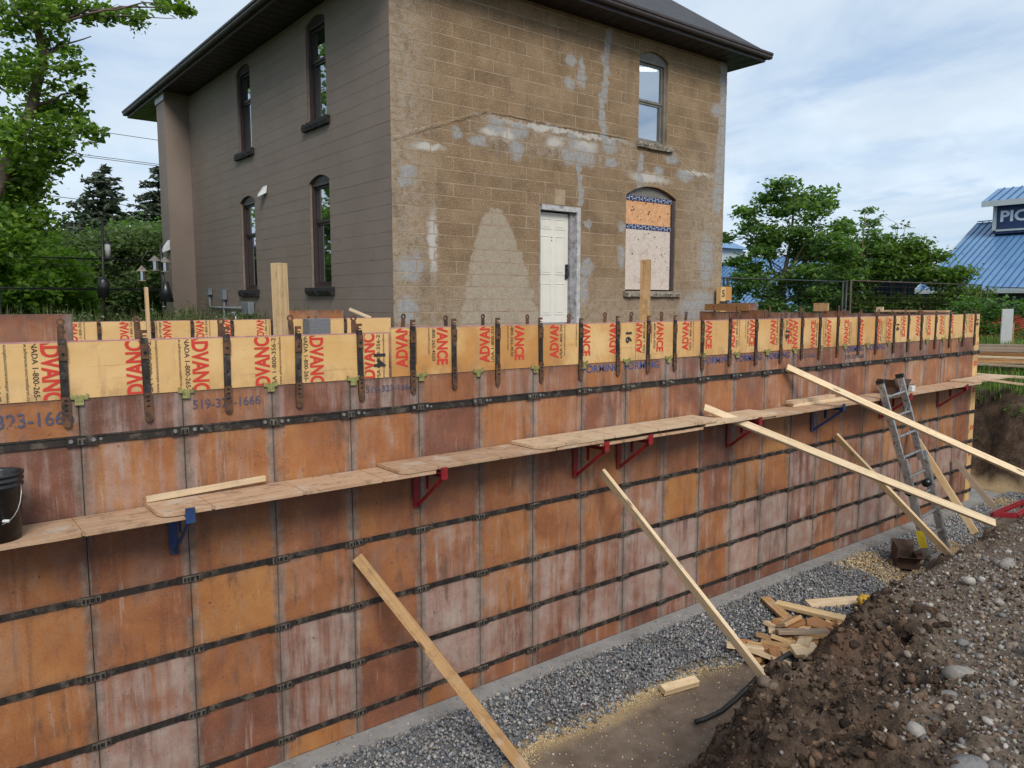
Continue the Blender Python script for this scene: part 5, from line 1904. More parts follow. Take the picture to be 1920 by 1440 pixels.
# door: six panel slab deep in a peeling frame
dx0, dx1, dz0, dz1 = DOOR
door = MB().box(dx0 + .05, dx1 - .22, HY0 + .12, HY0 + .16, dz0 + .03, dz1 - .13).build('door', 'door_white', house)
sw = (dx1 - .22) - (dx0 + .05)
for c0, c1 in ((.10, .44), (.56, .90)):
    for r0, r1 in ((.07, .36), (.44, .79), (.85, .945)):
        px0, px1 = dx0 + .05 + sw * c0, dx0 + .05 + sw * c1
        pz0, pz1 = dz0 + .03 + 2.07 * r0, dz0 + .03 + 2.07 * r1
        mb = MB()
        for (a0, a1, b0, b1) in ((px0, px1, pz0, pz0 + .018), (px0, px1, pz1 - .018, pz1), (px0, px0 + .018, pz0 + .018, pz1 - .018), (px1 - .018, px1, pz0 + .018, pz1 - .018)):
            mb.box(a0, a1, HY0 + .112, HY0 + .1195, b0, b1)
        mb.box(px0 + .04, px1 - .04, HY0 + .113, HY0 + .1195, pz0 + .04, pz1 - .04)
        mb.build('door_panel', 'door_white', door, False, .004)
MB().box(dx1 - .30, dx1 - .245, HY0 + .095, HY0 + .1195, 3.88, 4.16).cyl((dx1 - .272, HY0 + .115, 4.14), (dx1 - .272, HY0 + .06, 4.14), .025).tube([(dx1 - .272, HY0 + .09, 4.07), (dx1 - .272, HY0 + .05, 4.05), (dx1 - .272, HY0 + .045, 3.95), (dx1 - .272, HY0 + .09, 3.9)], .011).build('handle', 'black_plastic', door)
for zz in (4.60, 4.66):
    MB().cyl((dx0 + .40, HY0 + .119, zz), (dx0 + .40, HY0 + .113, zz), .012, n=8).build('peephole', 'black_plastic', door)
df = MB()
df.box(dx0, dx0 + .048, HY0 + .03, HY0 + .2, dz0, dz1)
df.box(dx1 - .215, dx1 - .10, HY0 + .06, HY0 + .2, dz0, dz1 - .10)
dfo = df.build('door_frame', 'bare_grey_wood', house)
MB().box(dx1 - .0985, dx1 - .01, HY0 - .012, HY0 + .2, dz0, dz1 - .10).build('casing', 'old_white_paint', dfo)
MB().box(dx0 + .05, dx1 - .01, HY0 - .012, HY0 + .14, dz1 - .0985, dz1 - .005).build('head_casing', 'old_white_paint', dfo)
MB().box(dx0 + .05, dx1 - .1, HY0 + .02, HY0 + .2, dz0 - .03, dz0 + .028).build('threshold', 'galv', dfo)

# cut stone over the door
MB().box(dx0 + .35, dx0 + .62, HY0 - .008, HY0 + .02, dz1 + .012, dz1 + .30).build('keystone', 'mortar', tanw)

# ridge of mortar left by a removed roof
sc = MB()
LINE = [(6.30, 6.02), (7.2, 6.36), (8.15, 6.71), (8.5, 6.72), (9.6, 6.70), (10.8, 6.70), (11.9, 6.72)]
pts = []
for (a, c_) in zip(LINE[:-1], LINE[1:]):
    for q in range(6):
        t = q / 6
        pts.append((a[0] + (c_[0] - a[0]) * t, a[1] + (c_[1] - a[1]) * t + random.uniform(-.010, .010)))
n0 = 0
for i, (x, z) in enumerate(pts):
    d = random.uniform(.008, .018)
    h = random.uniform(.030, .045) if x < 8.3 else random.uniform(.012, .028)
    sc.v += [(x, HY0 - .005, z - h), (x, HY0 - d, z - h * .3), (x, HY0 - d, z + h * .5), (x, HY0 - .005, z + h)]
for i in range(len(pts) - 1):
    for q in range(3):
        m0 = i * 4 + q
        sc.face([m0, m0 + 4, m0 + 5, m0 + 1])
sc.build('roof_scar', 'tan_block', tanw)
sc2 = MB()
LINE = [(13.02, 6.62), (13.5, 6.38), (14.0, 6.12), (14.5, 5.88)]
for x_off, z_off in ((0, 0), (.22, .22)):
    base = len(sc2.v)
    pts = []
    for (a, c_) in zip(LINE[:-1], LINE[1:]):
        for q in range(5):
            t = q / 5
            pts.append((a[0] + (c_[0] - a[0]) * t + x_off, a[1] + (c_[1] - a[1]) * t + random.uniform(-.01, .01) + z_off * .4))
    for x, z in pts:
        sc2.v += [(x, HY0 - .0025, z - .014), (x, HY0 - .008, z), (x, HY0 - .0025, z + .014)]
    for i in range(len(pts) - 1):
        for q in range(2):
            m0 = base + i * 3 + q
            sc2.face([m0, m0 + 3, m0 + 4, m0 + 1])
sc2.build('mortar_scar', 'mortar', tanw)

# eaves, gutter and roof
OL, OR, OF, OB = 5.60, 15.48, 10.44, 25.0
sf = MB()
sf.box(OL, HX0 - .003, OF, 21.4, SOF, SOF + .03)
sf.box(HX0, HX1, OF, HY0 + .02, SOF, SOF + .03).box(HX1, OR, OF, OB, SOF, SOF + .03)
soff = sf.build('soffit', 'soffit', house)
MB().box(OL, HX0 - .003, 21.403, OB, SOF, SOF + .03).box(HX0, HX1, HY1, OB, SOF, SOF + .03).build('soffit_back', 'soffit_baked_light', house)
gme = MB().box(0, .012, OF + .02, HY0 - .02, SOF - .006, SOF - .0005).mesh('soffit_groove', 'trim_brown')
for i in range(26):
    o = bpy.data.objects.new('soffit_groove', gme)
    o.location = (HX0 + (OR - HX0) * i / 26, 0, 0)
    link(o, soff)
gme = MB().box(OL + .02, HX0 - .02, 0, .014, SOF - .006, SOF - .0005).mesh('soffit_groove', 'trim_brown')
for i in range(46):
    o = bpy.data.objects.new('soffit_groove', gme)
    o.location = (0, OF + .2 + i * .315, 0)
    link(o, soff)
gut = [(0, 0), (.085, 0), (.105, .03), (.105, .065), (.125, .085), (.125, .125), (.112, .125), (.11, .10), (.0, .10)]


def gutter(mapf, a, c_):
    mb = MB()
    n = len(gut)
    for t in (a, c_):
        mb.v += [mapf(t, u, v) for u, v in gut]
    for i in range(n):
        j = (i + 1) % n
        mb.face([i, j, n + j, n + i])
    mb.face(list(range(n)))
    mb.face(list(range(n, 2 * n)))
    return mb


fas = MB()
fas.box(OL, OR, OF - .02, OF - .001, SOF - .01, SOF + .20).box(OL - .02, OL - .001, OF - .02, OB + .02, SOF - .01, SOF + .20).box(OR + .001, OR + .02, OF - .02, OB + .02, SOF - .01, SOF + .20).box(OL, OR, OB + .001, OB + .02, SOF - .01, SOF + .2)
fas.build('fascia', 'frame_brown', house)
gutter(lambda t, u, v: (t, OF - .021 - u, SOF + .055 + v), OL - .146, OR + .146).build('gutter', 'frame_brown', house)
gutter(lambda t, u, v: (OL - .021 - u, t, SOF + .055 + v), OF - .02, OB + .1).build('gutter', 'frame_brown', house)
gutter(lambda t, u, v: (OR + .021 + u, t, SOF + .055 + v), OF - .02, OB + .1).build('gutter', 'frame_brown', house)
PT = .80
a0, a1, b0, b1 = OL - .07, OR + .07, OF - .07, OB + .07
hz = SOF + .19
half = (a1 - a0) / 2
rz = hz + half * PT
rf = MB()
rf.v += [(a0, b0, hz), (a1, b0, hz), (a1, b1, hz), (a0, b1, hz), ((a0 + a1) / 2, b0 + half, rz), ((a0 + a1) / 2, b1 - half, rz), (a0 + .02, b0 + .02, hz - .03), (a1 - .02, b0 + .02, hz - .03), (a1 - .02, b1 - .02, hz - .03), (a0 + .02, b1 - .02, hz - .03)]
for f_ in ((0, 1, 4), (1, 2, 5, 4), (2, 3, 5), (3, 0, 4, 5), (0, 6, 7, 1), (1, 7, 8, 2), (2, 8, 9, 3), (3, 9, 6, 0), (6, 9, 8, 7)):
    rf.face(list(f_))
rf.build('roof', 'shingle', house)

# things on the dark wall
fl = MB()
fl.hexa([(HX0 - .16, 16.28, 5.66), (HX0 - .02, 16.22, 5.74), (HX0 - .02, 16.46, 5.74), (HX0 - .16, 16.42, 5.66), (HX0 - .14, 16.28, 5.72), (HX0 - .004, 16.22, 5.90), (HX0 - .004, 16.46, 5.90), (HX0 - .14, 16.42, 5.72)])
fl.build('vent_hood', 'white_plastic', house, False, .01)
fl = MB()
fl.hexa([(5.49, 21.54, 4.72), (5.675, 21.52, 4.80), (5.675, 21.76, 4.80), (5.49, 21.70, 4.72), (5.53, 21.54, 4.86), (5.678, 21.52, 5.06), (5.678, 21.76, 5.06), (5.53, 21.70, 4.86)])
fl.build('vent_hood', 'white_plastic', house, False, .01)
MB().box(HX0 - .16, HX0 - .02, 17.18, 17.60, 3.16, 3.44).build('electrical_box', 'conduit_grey', house, False, .01)
MB().tube([(HX0 - .06, 20.2, 3.62), (HX0 - .06, 20.2, 3.36), (HX0 - .06, 20.1, 3.30), (HX0 - .06, 17.61, 3.30)], .03).build('conduit', 'conduit_grey', house, True)
MB().tube([(HX0 - .06, 19.1, 3.0), (HX0 - .06, 19.1, 3.5)], .035).box(HX0 - .12, HX0 - .02, 19.0, 19.2, 3.5, 3.74).build('conduit', 'conduit_grey', house)
MB().box(HX0 - .12, HX0 - .02, 20.1, 20.3, 3.62, 3.78).build('junction_box', 'conduit_grey', house)
MB().tube([(HX0 - .08, 17.3, 3.16), (HX0 - .10, 17.3, 3.0), (HX0 - .1, 17.35, 2.8)], .02).build('cable', 'black_rubber', house, True)
MB().tube([(HX0 - .25, 18.9, 2.85), (HX0 - .27, 18.7, 3.02), (HX0 - .27, 18.3, 3.02), (HX0 - .27, 18.05, 2.85)], .075, 12).build('vent_pipe', 'galv', house, True)
MB().tube([(HX0 - .25, 17.75, 2.85), (HX0 - .25, 17.72, 3.05), (HX0 - .25, 17.85, 3.18), (HX0 - .25, 18.0, 3.16)], .055, 12).build('vent_pipe', 'galv', house, True)

# ------------------------------------------------------------------ vegetation
def leaf_quads(C, size, cols, droop=.35, aspect=.55, updir=.5, jit=.25):
    n = len(C)
    th = RNG.uniform(0, 2 * np.pi, n)
    d = np.stack([np.cos(th), np.sin(th), -droop + RNG.normal(0, .35, n)], 1)
    d /= np.linalg.norm(d, axis=1)[:, None]
    nr = np.stack([RNG.normal(0, .6, n), RNG.normal(0, .6, n), np.full(n, updir) + RNG.normal(0, .35, n)], 1)
    s = np.cross(d, nr)
    s /= np.linalg.norm(s, axis=1)[:, None] + 1e-6
    L = size * RNG.uniform(.65, 1.25, n)[:, None]
    W = L * aspect
    up_ = np.cross(s, d)
    V = np.stack([C - d * L * .5, C + s * W * .5 + up_ * W * .12, C + d * L * .5, C - s * W * .5 + up_ * W * .12], 1).reshape(-1, 3)
    F = np.arange(4 * n).reshape(n, 4)
    cl = np.array(cols)
    c = cl[RNG.integers(0, len(cl), n)] * (1 + RNG.uniform(-jit, jit, (n, 1)))
    return V, F, np.repeat(c, 4, 0)


def clump_points(clusters, dens, sub=9, tight=.34):
    out = []
    for (x, y, z, rx, ry, rz) in clusters:
        n = int(dens * (rx * ry * rz) ** (2 / 3.0) * 3.2) + 6
        sc_ = RNG.normal(size=(sub, 3))
        sc_ /= np.linalg.norm(sc_, axis=1)[:, None]
        sc_ *= RNG.uniform(.35, .95, (sub, 1))
        pk = RNG.integers(0, sub, n)
        pp = sc_[pk] + RNG.normal(0, tight, (n, 3)) * np.array([1, 1, .75])
        out.append(pp * np.array([rx, ry, rz]) + np.array([x, y, z]))
    return np.concatenate(out)


def branchy(mb, a, b_, r0, r1, wob=.08, n=5):
    a, b_ = Vector(a), Vector(b_)
    L = (b_ - a).length
    pts, rs = [], []
    for i in range(n + 1):
        t = i / n
        p_ = a.lerp(b_, t) + Vector((random.uniform(-1, 1), random.uniform(-1, 1), random.uniform(-.5, 1))) * wob * L * math.sin(math.pi * t) * .6
        pts.append(p_)
        rs.append(r0 + (r1 - r0) * t)
    mb.tube(pts, rs, 6)


def leafy_tree(name, label, base, trunk, clusters, size, cols, dens, cat='tree', group=None, bark='bark', twigs=True, aspect=.55, mat='leaf', tight=.34, sub=9, droop=.35, limbs=()):
    e = empty(name, base, label, cat, group)
    tb = MB()
    tb.tube([t[0] for t in trunk], [t[1] for t in trunk], 9)
    for a, b_, r0, r1 in limbs:
        branchy(tb, a, b_, r0, r1, .05, 6)
    if twigs:
        tp = [Vector(t[0]) for t in trunk]
        for (x, y, z, rx, ry, rz) in clusters:
            c_ = Vector((x, y, z))
            j = min(range(len(tp)), key=lambda i: (tp[i] - c_).length + (2 if tp[i].z > z else 0))
            branchy(tb, tp[j], c_, min(.035, trunk[j][1] * .6), .008, .10, 5)
            for q in range(3):
                branchy(tb, c_, c_ + Vector((random.uniform(-rx, rx), random.uniform(-ry, ry), random.uniform(-rz, rz))) * .9, .008, .003, .1, 3)
    tb.build('trunk', bark, e, True)
    C = clump_points(clusters, dens, sub, tight)
    V, F, c_ = leaf_quads(C, size, cols, droop, aspect)
    np_obj('crown', V, F, mat, c_, False, e)
    return e


random.seed(3)
MAPLE = [(0.133, 0.231, 0.037), (0.175, 0.28, 0.045), (0.095, 0.175, 0.03), (0.211, 0.315, 0.056), (0.069, 0.137, 0.028)]
BRIGHT = [(0.168, 0.291, 0.04), (0.12, 0.226, 0.032), (0.212, 0.342, 0.053), (0.081, 0.168, 0.026)]
DULL = [(0.099, 0.152, 0.06), (0.125, 0.185, 0.079), (0.072, 0.116, 0.047), (0.166, 0.218, 0.113)]
SUMAC = [(0.083, 0.158, 0.045), (0.111, 0.198, 0.054), (0.059, 0.122, 0.04), (0.149, 0.238, 0.068), (0.125, 0.205, 0.045)]

# maple at the left with its leaning limb
cl0 = [(1.78, 7.99, .43), (2.27, 8.18, .43), (2.70, 8.28, .27), (3.11, 8.39, .24), (3.53, 8.42, .24), (3.88, 8.50, .19), (4.19, 8.48, .19), (2.36, 7.74, .24), (1.94, 7.03, .36), (2.41, 7.28, .25), (1.66, 7.23, .43), (2.63, 6.98, .17),
       (2.23, 6.66, .42), (2.60, 6.36, .23), (2.84, 6.35, .19), (1.82, 6.17, .54), (2.27, 6.06, .38), (1.56, 5.47, .48), (1.93, 5.5, .30), (1.60, 4.96, .48), (1.43, 4.53, .54)]
cl = [(x, 15 + random.uniform(-.7, .7), z, r_ * 1.12, r_ * 1.2, r_ * .9) for x, z, r_ in cl0]
for q in range(5):
    cl.append((random.uniform(1.2, 2.0), 15.3 + random.uniform(-.3, .8), 4.4 + q * .35, .38, .4, .30))
for q in range(12):
    cl.append((random.uniform(-3.4, .6), 15 + random.uniform(-2.2, 2.4), random.uniform(4.6, 11.5), .7, .7, .5))
for q in range(5):
    cl.append((random.uniform(.2, 2.4), 15 + random.uniform(-1.5, 2), random.uniform(9.3, 11.5), .7, .7, .5))
leafy_tree('maple_tree', 'leafy tree with a leaning bare limb at the left edge', (.2, 15, 2.8),
           [((.1, 15.1, 2.7), .22), ((.55, 15, 3.6), .17), ((1.15, 15, 4.75), .125), ((1.41, 15, 5.37), .105), ((1.70, 15, 6.07), .092), ((1.92, 15, 6.6), .082), ((2.07, 15, 7.2), .075), ((2.13, 15, 7.5), .07), ((2.04, 15, 7.97), .045), ((1.95, 15, 8.6), .035), ((1.7, 15, 10), .02)],
           cl, .115, MAPLE, 950, aspect=.62, group='trees left of the house',
           limbs=[((2.13, 15, 7.45), (2.85, 15, 7.90), .025, .008), ((2.0, 15, 7.95), (3.2, 15, 8.3), .03, .012), ((3.2, 15, 8.3), (4.25, 15, 8.5), .012, .005), ((1.2, 15, 4.9), (-2.2, 15.5, 9.5), .14, .04), ((1.6, 15, 5.9), (.2, 14.5, 9), .06, .02)])
# bright bushy maple further back
cl = [(random.uniform(.6, 3.5), 22 + random.uniform(-1.3, 1.3), 0, .75, .75, .5) for _ in range(26)]
cl = [(x, y, random.uniform(3.3, 6.1 - max(0, x - 1.8) * .85), a, b_, c_) for x, y, _, a, b_, c_ in cl]
leafy_tree('maple_tree', 'low bright green tree behind the black fence at left', (1.9, 22, 2.8), [((1.9, 22, 2.7), .16), ((1.95, 22, 4), .12), ((2.1, 22, 5.5), .05)], cl, .17, BRIGHT, 520, aspect=.7, group='trees left of the house')
cl = [(random.uniform(-3.0, .8), 20 + random.uniform(-1.3, 2.3), random.uniform(3.2, 5.8), .8, .8, .6) for _ in range(14)]
leafy_tree('maple_tree', 'dense green tree partly cut off by the left edge', (-1.0, 20.5, 2.8), [((-1, 20.5, 2.7), .16), ((-.9, 20.5, 4), .12), ((-.8, 20.6, 5.2), .05)], cl, .16, BRIGHT[1:], 420, aspect=.7, group='trees left of the house')
cl = [(random.uniform(-5.0, .9), 27 + random.uniform(-2, 2.5), random.uniform(4.0, 13.0), 1.2, 1.2, .8) for _ in range(34)]
leafy_tree('leafy_tree', 'tall tree mirrored in the dark side windows of the house', (-1.8, 27, 2.8), [((-1.8, 27, 2.6), .3), ((-1.8, 27, 7), .2), ((-1.8, 27, 12), .06)], cl, .26, BRIGHT, 130, aspect=.7, group='trees left of the house')
# pale shrub mass and darker ones
cl = [(random.uniform(4.4, 6.6), 27 + random.uniform(-1, 1), random.uniform(3.1, 5.6), .75, .75, .55) for _ in range(20)]
leafy_tree('shrub', 'pale grey green shrub behind the left bird feeder pole', (5.4, 27, 2.8), [((5.4, 27, 2.7), .12), ((5.5, 27, 4), .08), ((5.5, 27, 5), .04)], cl, .15, DULL, 560, cat='shrub', group='shrubs left of the house')
cl = [(random.uniform(6.3, 8.8), 29.5 + random.uniform(-1, 1), random.uniform(3.0, 5.8), .8, .8, .6) for _ in range(20)]
leafy_tree('shrub', 'mid green shrub between the bird feeders and the house', (7.4, 29.5, 2.8), [((7.4, 29.5, 2.7), .12), ((7.5, 29.5, 4), .08), ((7.5, 29.5, 5), .04)], cl, .16, SUMAC, 480, cat='shrub', group='shrubs left of the house')
for bx_, by_, lb, hh in ((2.0, 33, 'dark tree mass behind the bright tree at left', 5.6), (9.2, 36, 'dark leafy tree far behind the house corner', 6.6), (5.6, 41, 'distant dark tree under the spruces', 6.8), (12.5, 40, 'distant tree mostly hidden by the house', 6.4)):
    cl = [(bx_ + random.uniform(-2.6, 2.6), by_ + random.uniform(-1.5, 1.5), random.uniform(3.0, hh), 1.1, 1.1, .8) for _ in range(22)]
    leafy_tree('leafy_tree', lb, (bx_, by_, 2.8), [((bx_, by_, 2.6), .18), ((bx_, by_, 4.5), .12), ((bx_, by_, hh), .05)], cl, .22, [(.032, .062, .022), (.045, .082, .026), (.018, .036, .014)], 200, group='trees left of the house')


def spruce(label, x, y, zb, zt, spread):
    e = empty('spruce_tree', (x, y, zb), label, 'tree', 'spruce trees far left of the house')
    MB().tube([(x, y, zb), (x, y, (zb + zt) / 2), (x, y, zt)], [.16, .09, .015], 8).build('trunk', 'dark_bark', e, True)
    pts, dirs, ln = [], [], []
    br = MB()
    z = zb + .8
    while z < zt - .1:
        t = (zt - z) / (zt - zb)
        nb = 9 if t > .25 else 6
        for q in range(nb):
            a = random.uniform(0, 6.28)
            L = spread * (t ** .75) * random.uniform(.65, 1.1) + .12
            rise = random.uniform(-.12, .3)
            z_save = z
            z = z + random.uniform(-.16, .16)
            n = max(6, int(L * 16))
            end = None
            for i in range(n):
                s_ = (i + .5) / n
                px_, py_ = x + math.cos(a) * L * s_, y + math.sin(a) * L * s_
                pz = z + L * (rise * s_ - .28 * s_ * s_ + .16 * s_ ** 4)
                for w_ in range(2):
                    off = random.uniform(-1, 1) * .22 * L * (1 - .6 * s_) * s_ ** .5
                    pts.append((px_ - math.sin(a) * off, py_ + math.cos(a) * off, pz - random.uniform(0, .10)))
                    dirs.append(a + off)
                    ln.append(.20 + .12 * random.random())
                end = (px_, py_, pz)
            br.tube([(x, y, z), ((x + end[0]) / 2, (y + end[1]) / 2, (z + end[2]) / 2 + .03), end], [.022, .014, .005], 4)
            z = z_save
        z += random.uniform(.20, .34)
    br.build('branches', 'dark_bark', e)
    C = np.array(pts)
    V, F, c_ = leaf_quads(C, .38, [(.060, .082, .056), (.078, .104, .068), (.044, .062, .044), (.098, .122, .078)], .25, .30)
    np_obj('crown', V, F, 'needle', c_, False, e)


spruce('pointed spruce tree behind the left bird feeder pole', 6.95, 36, 2.8, 9.1, 3.0)
spruce('spruce tree rising beside the far edge of the house', 9.75, 38, 2.8, 9.9, 2.8)

# right side: airy tree, bushes
k_ = 29.5 / 26


def rc(px_list, X, dep):
    return [(X + random.uniform(-dep, dep), y * X / 26.0, 3.44 + (z - 3.44) * X / 26.0, r_ * X / 26.0, r_ * 1.1 * X / 26.0, r_ * .62 * X / 26.0) for y, z, r_ in px_list]


A_ = [(16.3, 7.65, .5), (15.6, 7.35, .5), (17.0, 7.3, .5), (16.5, 6.9, .6), (15.3, 6.7, .55), (17.6, 6.75, .5), (18.2, 6.35, .45), (14.6, 6.1, .5), (15.5, 6.0, .5), (16.7, 6.0, .6), (18.0, 5.6, .55), (18.7, 5.95, .35), (18.75, 5.1, .4), (17.0, 5.2, .55), (15.8, 5.2, .5), (14.9, 5.3, .5), (17.9, 4.6, .5), (16.2, 4.3, .55), (15.0, 4.5, .5), (14.3, 5.0, .45), (18.3, 3.9, .5), (16.9, 3.7, .6), (15.5, 3.6, .5), (17.6, 3.2, .4), (14.6, 3.7, .5), (14.9, 6.9, .35), (18.9, 4.4, .3), (16.0, 5.6, .6), (17.3, 4.3, .6), (15.4, 4.0, .6), (18.4, 3.2, .5), (16.4, 3.1, .6), (15.2, 3.0, .6), (14.2, 4.4, .5), (17.5, 5.8, .5), (16.3, 7.2, .55), (14.4, 5.6, .5), (13.9, 5.2, .45), (13.9, 4.3, .5)]
leafy_tree('airy_tree', 'tall airy tree with a forked trunk right of the house', (29.5, 18.6, 2.2),
           [((29.5, 18.7, 1.9), .14), ((29.5, 18.65, 3.4), .12), ((29.5, 18.55, 4.6), .10), ((29.5, 18.3, 6.0), .06), ((29.5, 18.2, 7.8), .03)], rc(A_, 29.5, 1.0), .25, SUMAC, 430, aspect=.46, tight=.36, sub=12, group='trees beyond the fence at right',
           limbs=[((29.5, 18.6, 4.0), (29.3, 19.9, 6.4), .07, .02), ((29.5, 18.5, 4.6), (29.5, 17.2, 6.4), .06, .02), ((29.5, 18.6, 2.5), (29.3, 19.3, 4.6), .08, .03)])
B1 = [(13.42, 6.55, .25), (13.35, 6.15, .32), (13.2, 5.7, .38), (13.5, 5.3, .42), (12.9, 5.2, .4), (13.6, 4.8, .5), (12.9, 4.6, .5)]
leafy_tree('airy_tree', 'slim young tree with a pointed top between the airy tree and the bushes', (31, 16.0, 2.0), [((31, 16.0, 1.8), .06), ((31, 16.0, 5), .04), ((31, 15.95, 7.0), .012)], rc(B1, 31, .5), .22, SUMAC, 360, aspect=.4, group='trees beyond the fence at right')
B2 = [(12.6, 6.3, .18), (12.3, 5.95, .22), (11.9, 5.9, .2), (12.4, 5.6, .3), (12.0, 5.5, .22), (11.6, 5.6, .15), (12.7, 5.2, .3)]
leafy_tree('airy_tree', 'thin sparse tree with open twigs right of the pointed one', (32.5, 15.4, 2.0), [((32.5, 15.5, 1.8), .05), ((32.5, 15.4, 4.8), .03), ((32.5, 15.3, 6.6), .010)], rc(B2, 32.5, .5), .16, [(.075, .15, .04), (.055, .12, .03), (.10, .18, .06)], 110, aspect=.42, group='trees beyond the fence at right')
C1 = [(y, z, .55) for y, z in ((13.6, 3.2), (13.0, 3.4), (12.4, 3.3), (11.8, 3.4), (11.2, 3.3), (10.7, 3.2), (13.7, 4.0), (13.1, 4.3), (12.5, 4.35), (11.9, 4.5), (11.3, 4.35), (10.8, 4.2), (12.0, 4.95), (11.5, 4.9), (12.7, 4.8), (10.5, 3.8), (13.9, 4.7), (11.1, 4.75), (10.35, 4.35), (12.2, 5.1), (13.3, 5.1), (12.9, 5.4), (14.2, 3.6), (14.3, 4.4), (11.7, 5.15), (10.1, 3.6))]
leafy_tree('bush', 'dense wide bush beyond the fence below the blue roof', (31.5, 14.6, 2.0), [((31.5, 14.6, 1.8), .10), ((31.5, 14.5, 3.2), .07), ((31.5, 14.4, 4.4), .03)], rc(C1, 31.5, .8), .17, [(.105, .185, .032), (.075, .145, .028), (.140, .225, .042), (.058, .110, .022), (.115, .17, .034)], 560, cat='bush', aspect=.6, group='bushes beyond the fence at right')
C2 = [(y, z, .45) for y, z in ((9.9, 3.4), (9.4, 3.0), (9.0, 3.3), (8.5, 3.2), (9.2, 2.6), (8.7, 2.6), (9.8, 2.7), (8.0, 3.1), (7.8, 2.6), (10.2, 3.3), (10.1, 2.5))]
leafy_tree('bush', 'light green shrub behind the grey sheet at the right edge', (28, 9.6, 2.0), [((28, 9.6, 1.9), .06), ((28, 9.6, 2.8), .04), ((28, 9.6, 3.4), .02)], rc(C2, 28, .8), .17, [(.085, .165, .040), (.060, .130, .030), (.11, .20, .06)], 330, cat='bush', aspect=.55, group='bushes beyond the fence at right')
C3 = [(y, z, .6) for y, z in ((18.5, 2.9), (17.8, 2.6), (17.0, 2.8), (16.2, 2.6), (15.4, 2.8), (14.6, 2.7), (19.2, 3.2), (13.8, 2.6))]
leafy_tree('bush', 'low dark undergrowth at the foot of the airy tree', (29, 18.5, 2.0), [((29, 18.5, 1.9), .06), ((29, 18.5, 2.4), .04), ((29, 18.5, 2.8), .02)], rc(C3, 28.6, .8), .18, [(.045, .09, .024), (.06, .12, .03), (.034, .07, .02)], 330, cat='bush', aspect=.5, group='bushes beyond the fence at right')
C4 = [(y, z, .6) for y, z in ((14.6, 3.2), (14.2, 3.9), (14.7, 4.4), (14.0, 4.6), (13.6, 5.1), (14.4, 5.0), (13.8, 3.3), (15.1, 3.7), (15.6, 3.2), (13.3, 4.2), (14.9, 5.2), (13.9, 5.5))]
leafy_tree('bush', 'leafy thicket filling the gap between the airy tree and the wide bush', (34, 18.6, 1.6), [((34, 18.6, 1.3), .08), ((34, 18.6, 3.2), .06), ((34, 18.6, 5.0), .03)], rc(C4, 34, .9), .20, SUMAC, 330, cat='bush', aspect=.5, group='bushes beyond the fence at right')
# far belts of trees that close the horizon
for nm, lb, spots in (('tree_belt', 'far belt of trees closing the view at left', [(-30 + q * 5.0, 75 + (q % 3) * 5) for q in range(12)]), ('tree_belt', 'far belt of trees closing the view at right', [(75 + (q % 3) * 4, 75 - q * 6.0) for q in range(14)])):
    cl = []
    for (x, y) in spots:
        for q in range(5):
            cl.append((x + random.uniform(-3, 3), y + random.uniform(-3, 3), random.uniform(1.5, 5.5), 2.6, 2.6, 1.6))
    C = clump_points(cl, 40)
    V, F, c_ = leaf_quads(C, .7, [(.03, .06, .02), (.045, .085, .025), (.022, .045, .016)], .3, .7)
    tag(np_obj(nm, V, F, 'leaf', c_), lb, 'trees', kind='stuff')


def blades(name, P, h, cols, label, mat='grass_blade', wid=.010):
    n = len(P)
    th = RNG.uniform(0, 2 * np.pi, n)
    H = h * RNG.uniform(.4, 1.2, n)
    lean = RNG.uniform(.05, .55, n)
    s = np.stack([np.cos(th), np.sin(th), np.zeros(n)], 1) * wid
    tip = P + np.stack([-np.sin(th) * lean * H, np.cos(th) * lean * H, H], 1)
    mid = (P + tip) / 2 + np.array([0, 0, .12]) * H[:, None]
    V = np.stack([P - s, P + s, mid + s * .7, mid - s * .7, tip], 1).reshape(-1, 3)
    b5 = np.arange(n)[:, None] * 5
    F = np.concatenate([b5 + np.array([0, 1, 2]), b5 + np.array([0, 2, 3]), b5 + np.array([3, 2, 4])])
    cl = np.array(cols)
    c = np.repeat(cl[RNG.integers(0, len(cl), n)] * RNG.uniform(.75, 1.25, (n, 1)), 5, 0)
    o = np_obj(name, V, F, mat, c)
    return tag(o, label, 'grass', kind='stuff')


n = 7000
P = np.stack([RNG.uniform(-2.5, 6.0, n), 11.6 + RNG.random(n) ** 1.4 * 6, np.zeros(n)], 1)
P = P[fbm(P[:, 0] * 2.2, P[:, 1] * 2.2, 201, 3) > .47]
P[:, 2] = ground_z(P[:, 0], P[:, 1]) - .01
blades('tall_weeds', P, .42 * (.4 + 1.2 * fbm(P[:, 0] * 1.7, P[:, 1] * 1.7, 207, 3)), [(.060, .090, .022), (.095, .115, .035), (.14, .125, .055), (.045, .075, .02)], 'tall weeds and grass behind the short form wall')
wl = [(random.uniform(-1.5, 5.7), random.uniform(11.8, 15), random.uniform(2.95, 3.2), random.uniform(.15, .4), .3, random.uniform(.12, .3)) for _ in range(44)]
C = clump_points(wl, 420)
V, F, c_ = leaf_quads(C, .06, [(.06, .10, .025), (.09, .13, .04), (.04, .075, .02), (.22, .24, .16)], .2, .5)
tag(np_obj('weed_leaves', V, F, 'leaf', c_), 'leafy weeds with small pale flowers left of the house', 'weeds', kind='stuff')
n = 14000
P = np.stack([16.75 + RNG.random(n) ** 1.3 * 11, RNG.uniform(3.6, 11.4, n), np.zeros(n)], 1)
P[:, 2] = ground_z(P[:, 0], P[:, 1]) - .01
blades('bank_grass', P, .22, [(.085, .16, .022), (.12, .20, .035), (.065, .12, .02), (.16, .17, .06)], 'bright grass on top of the far right bank')
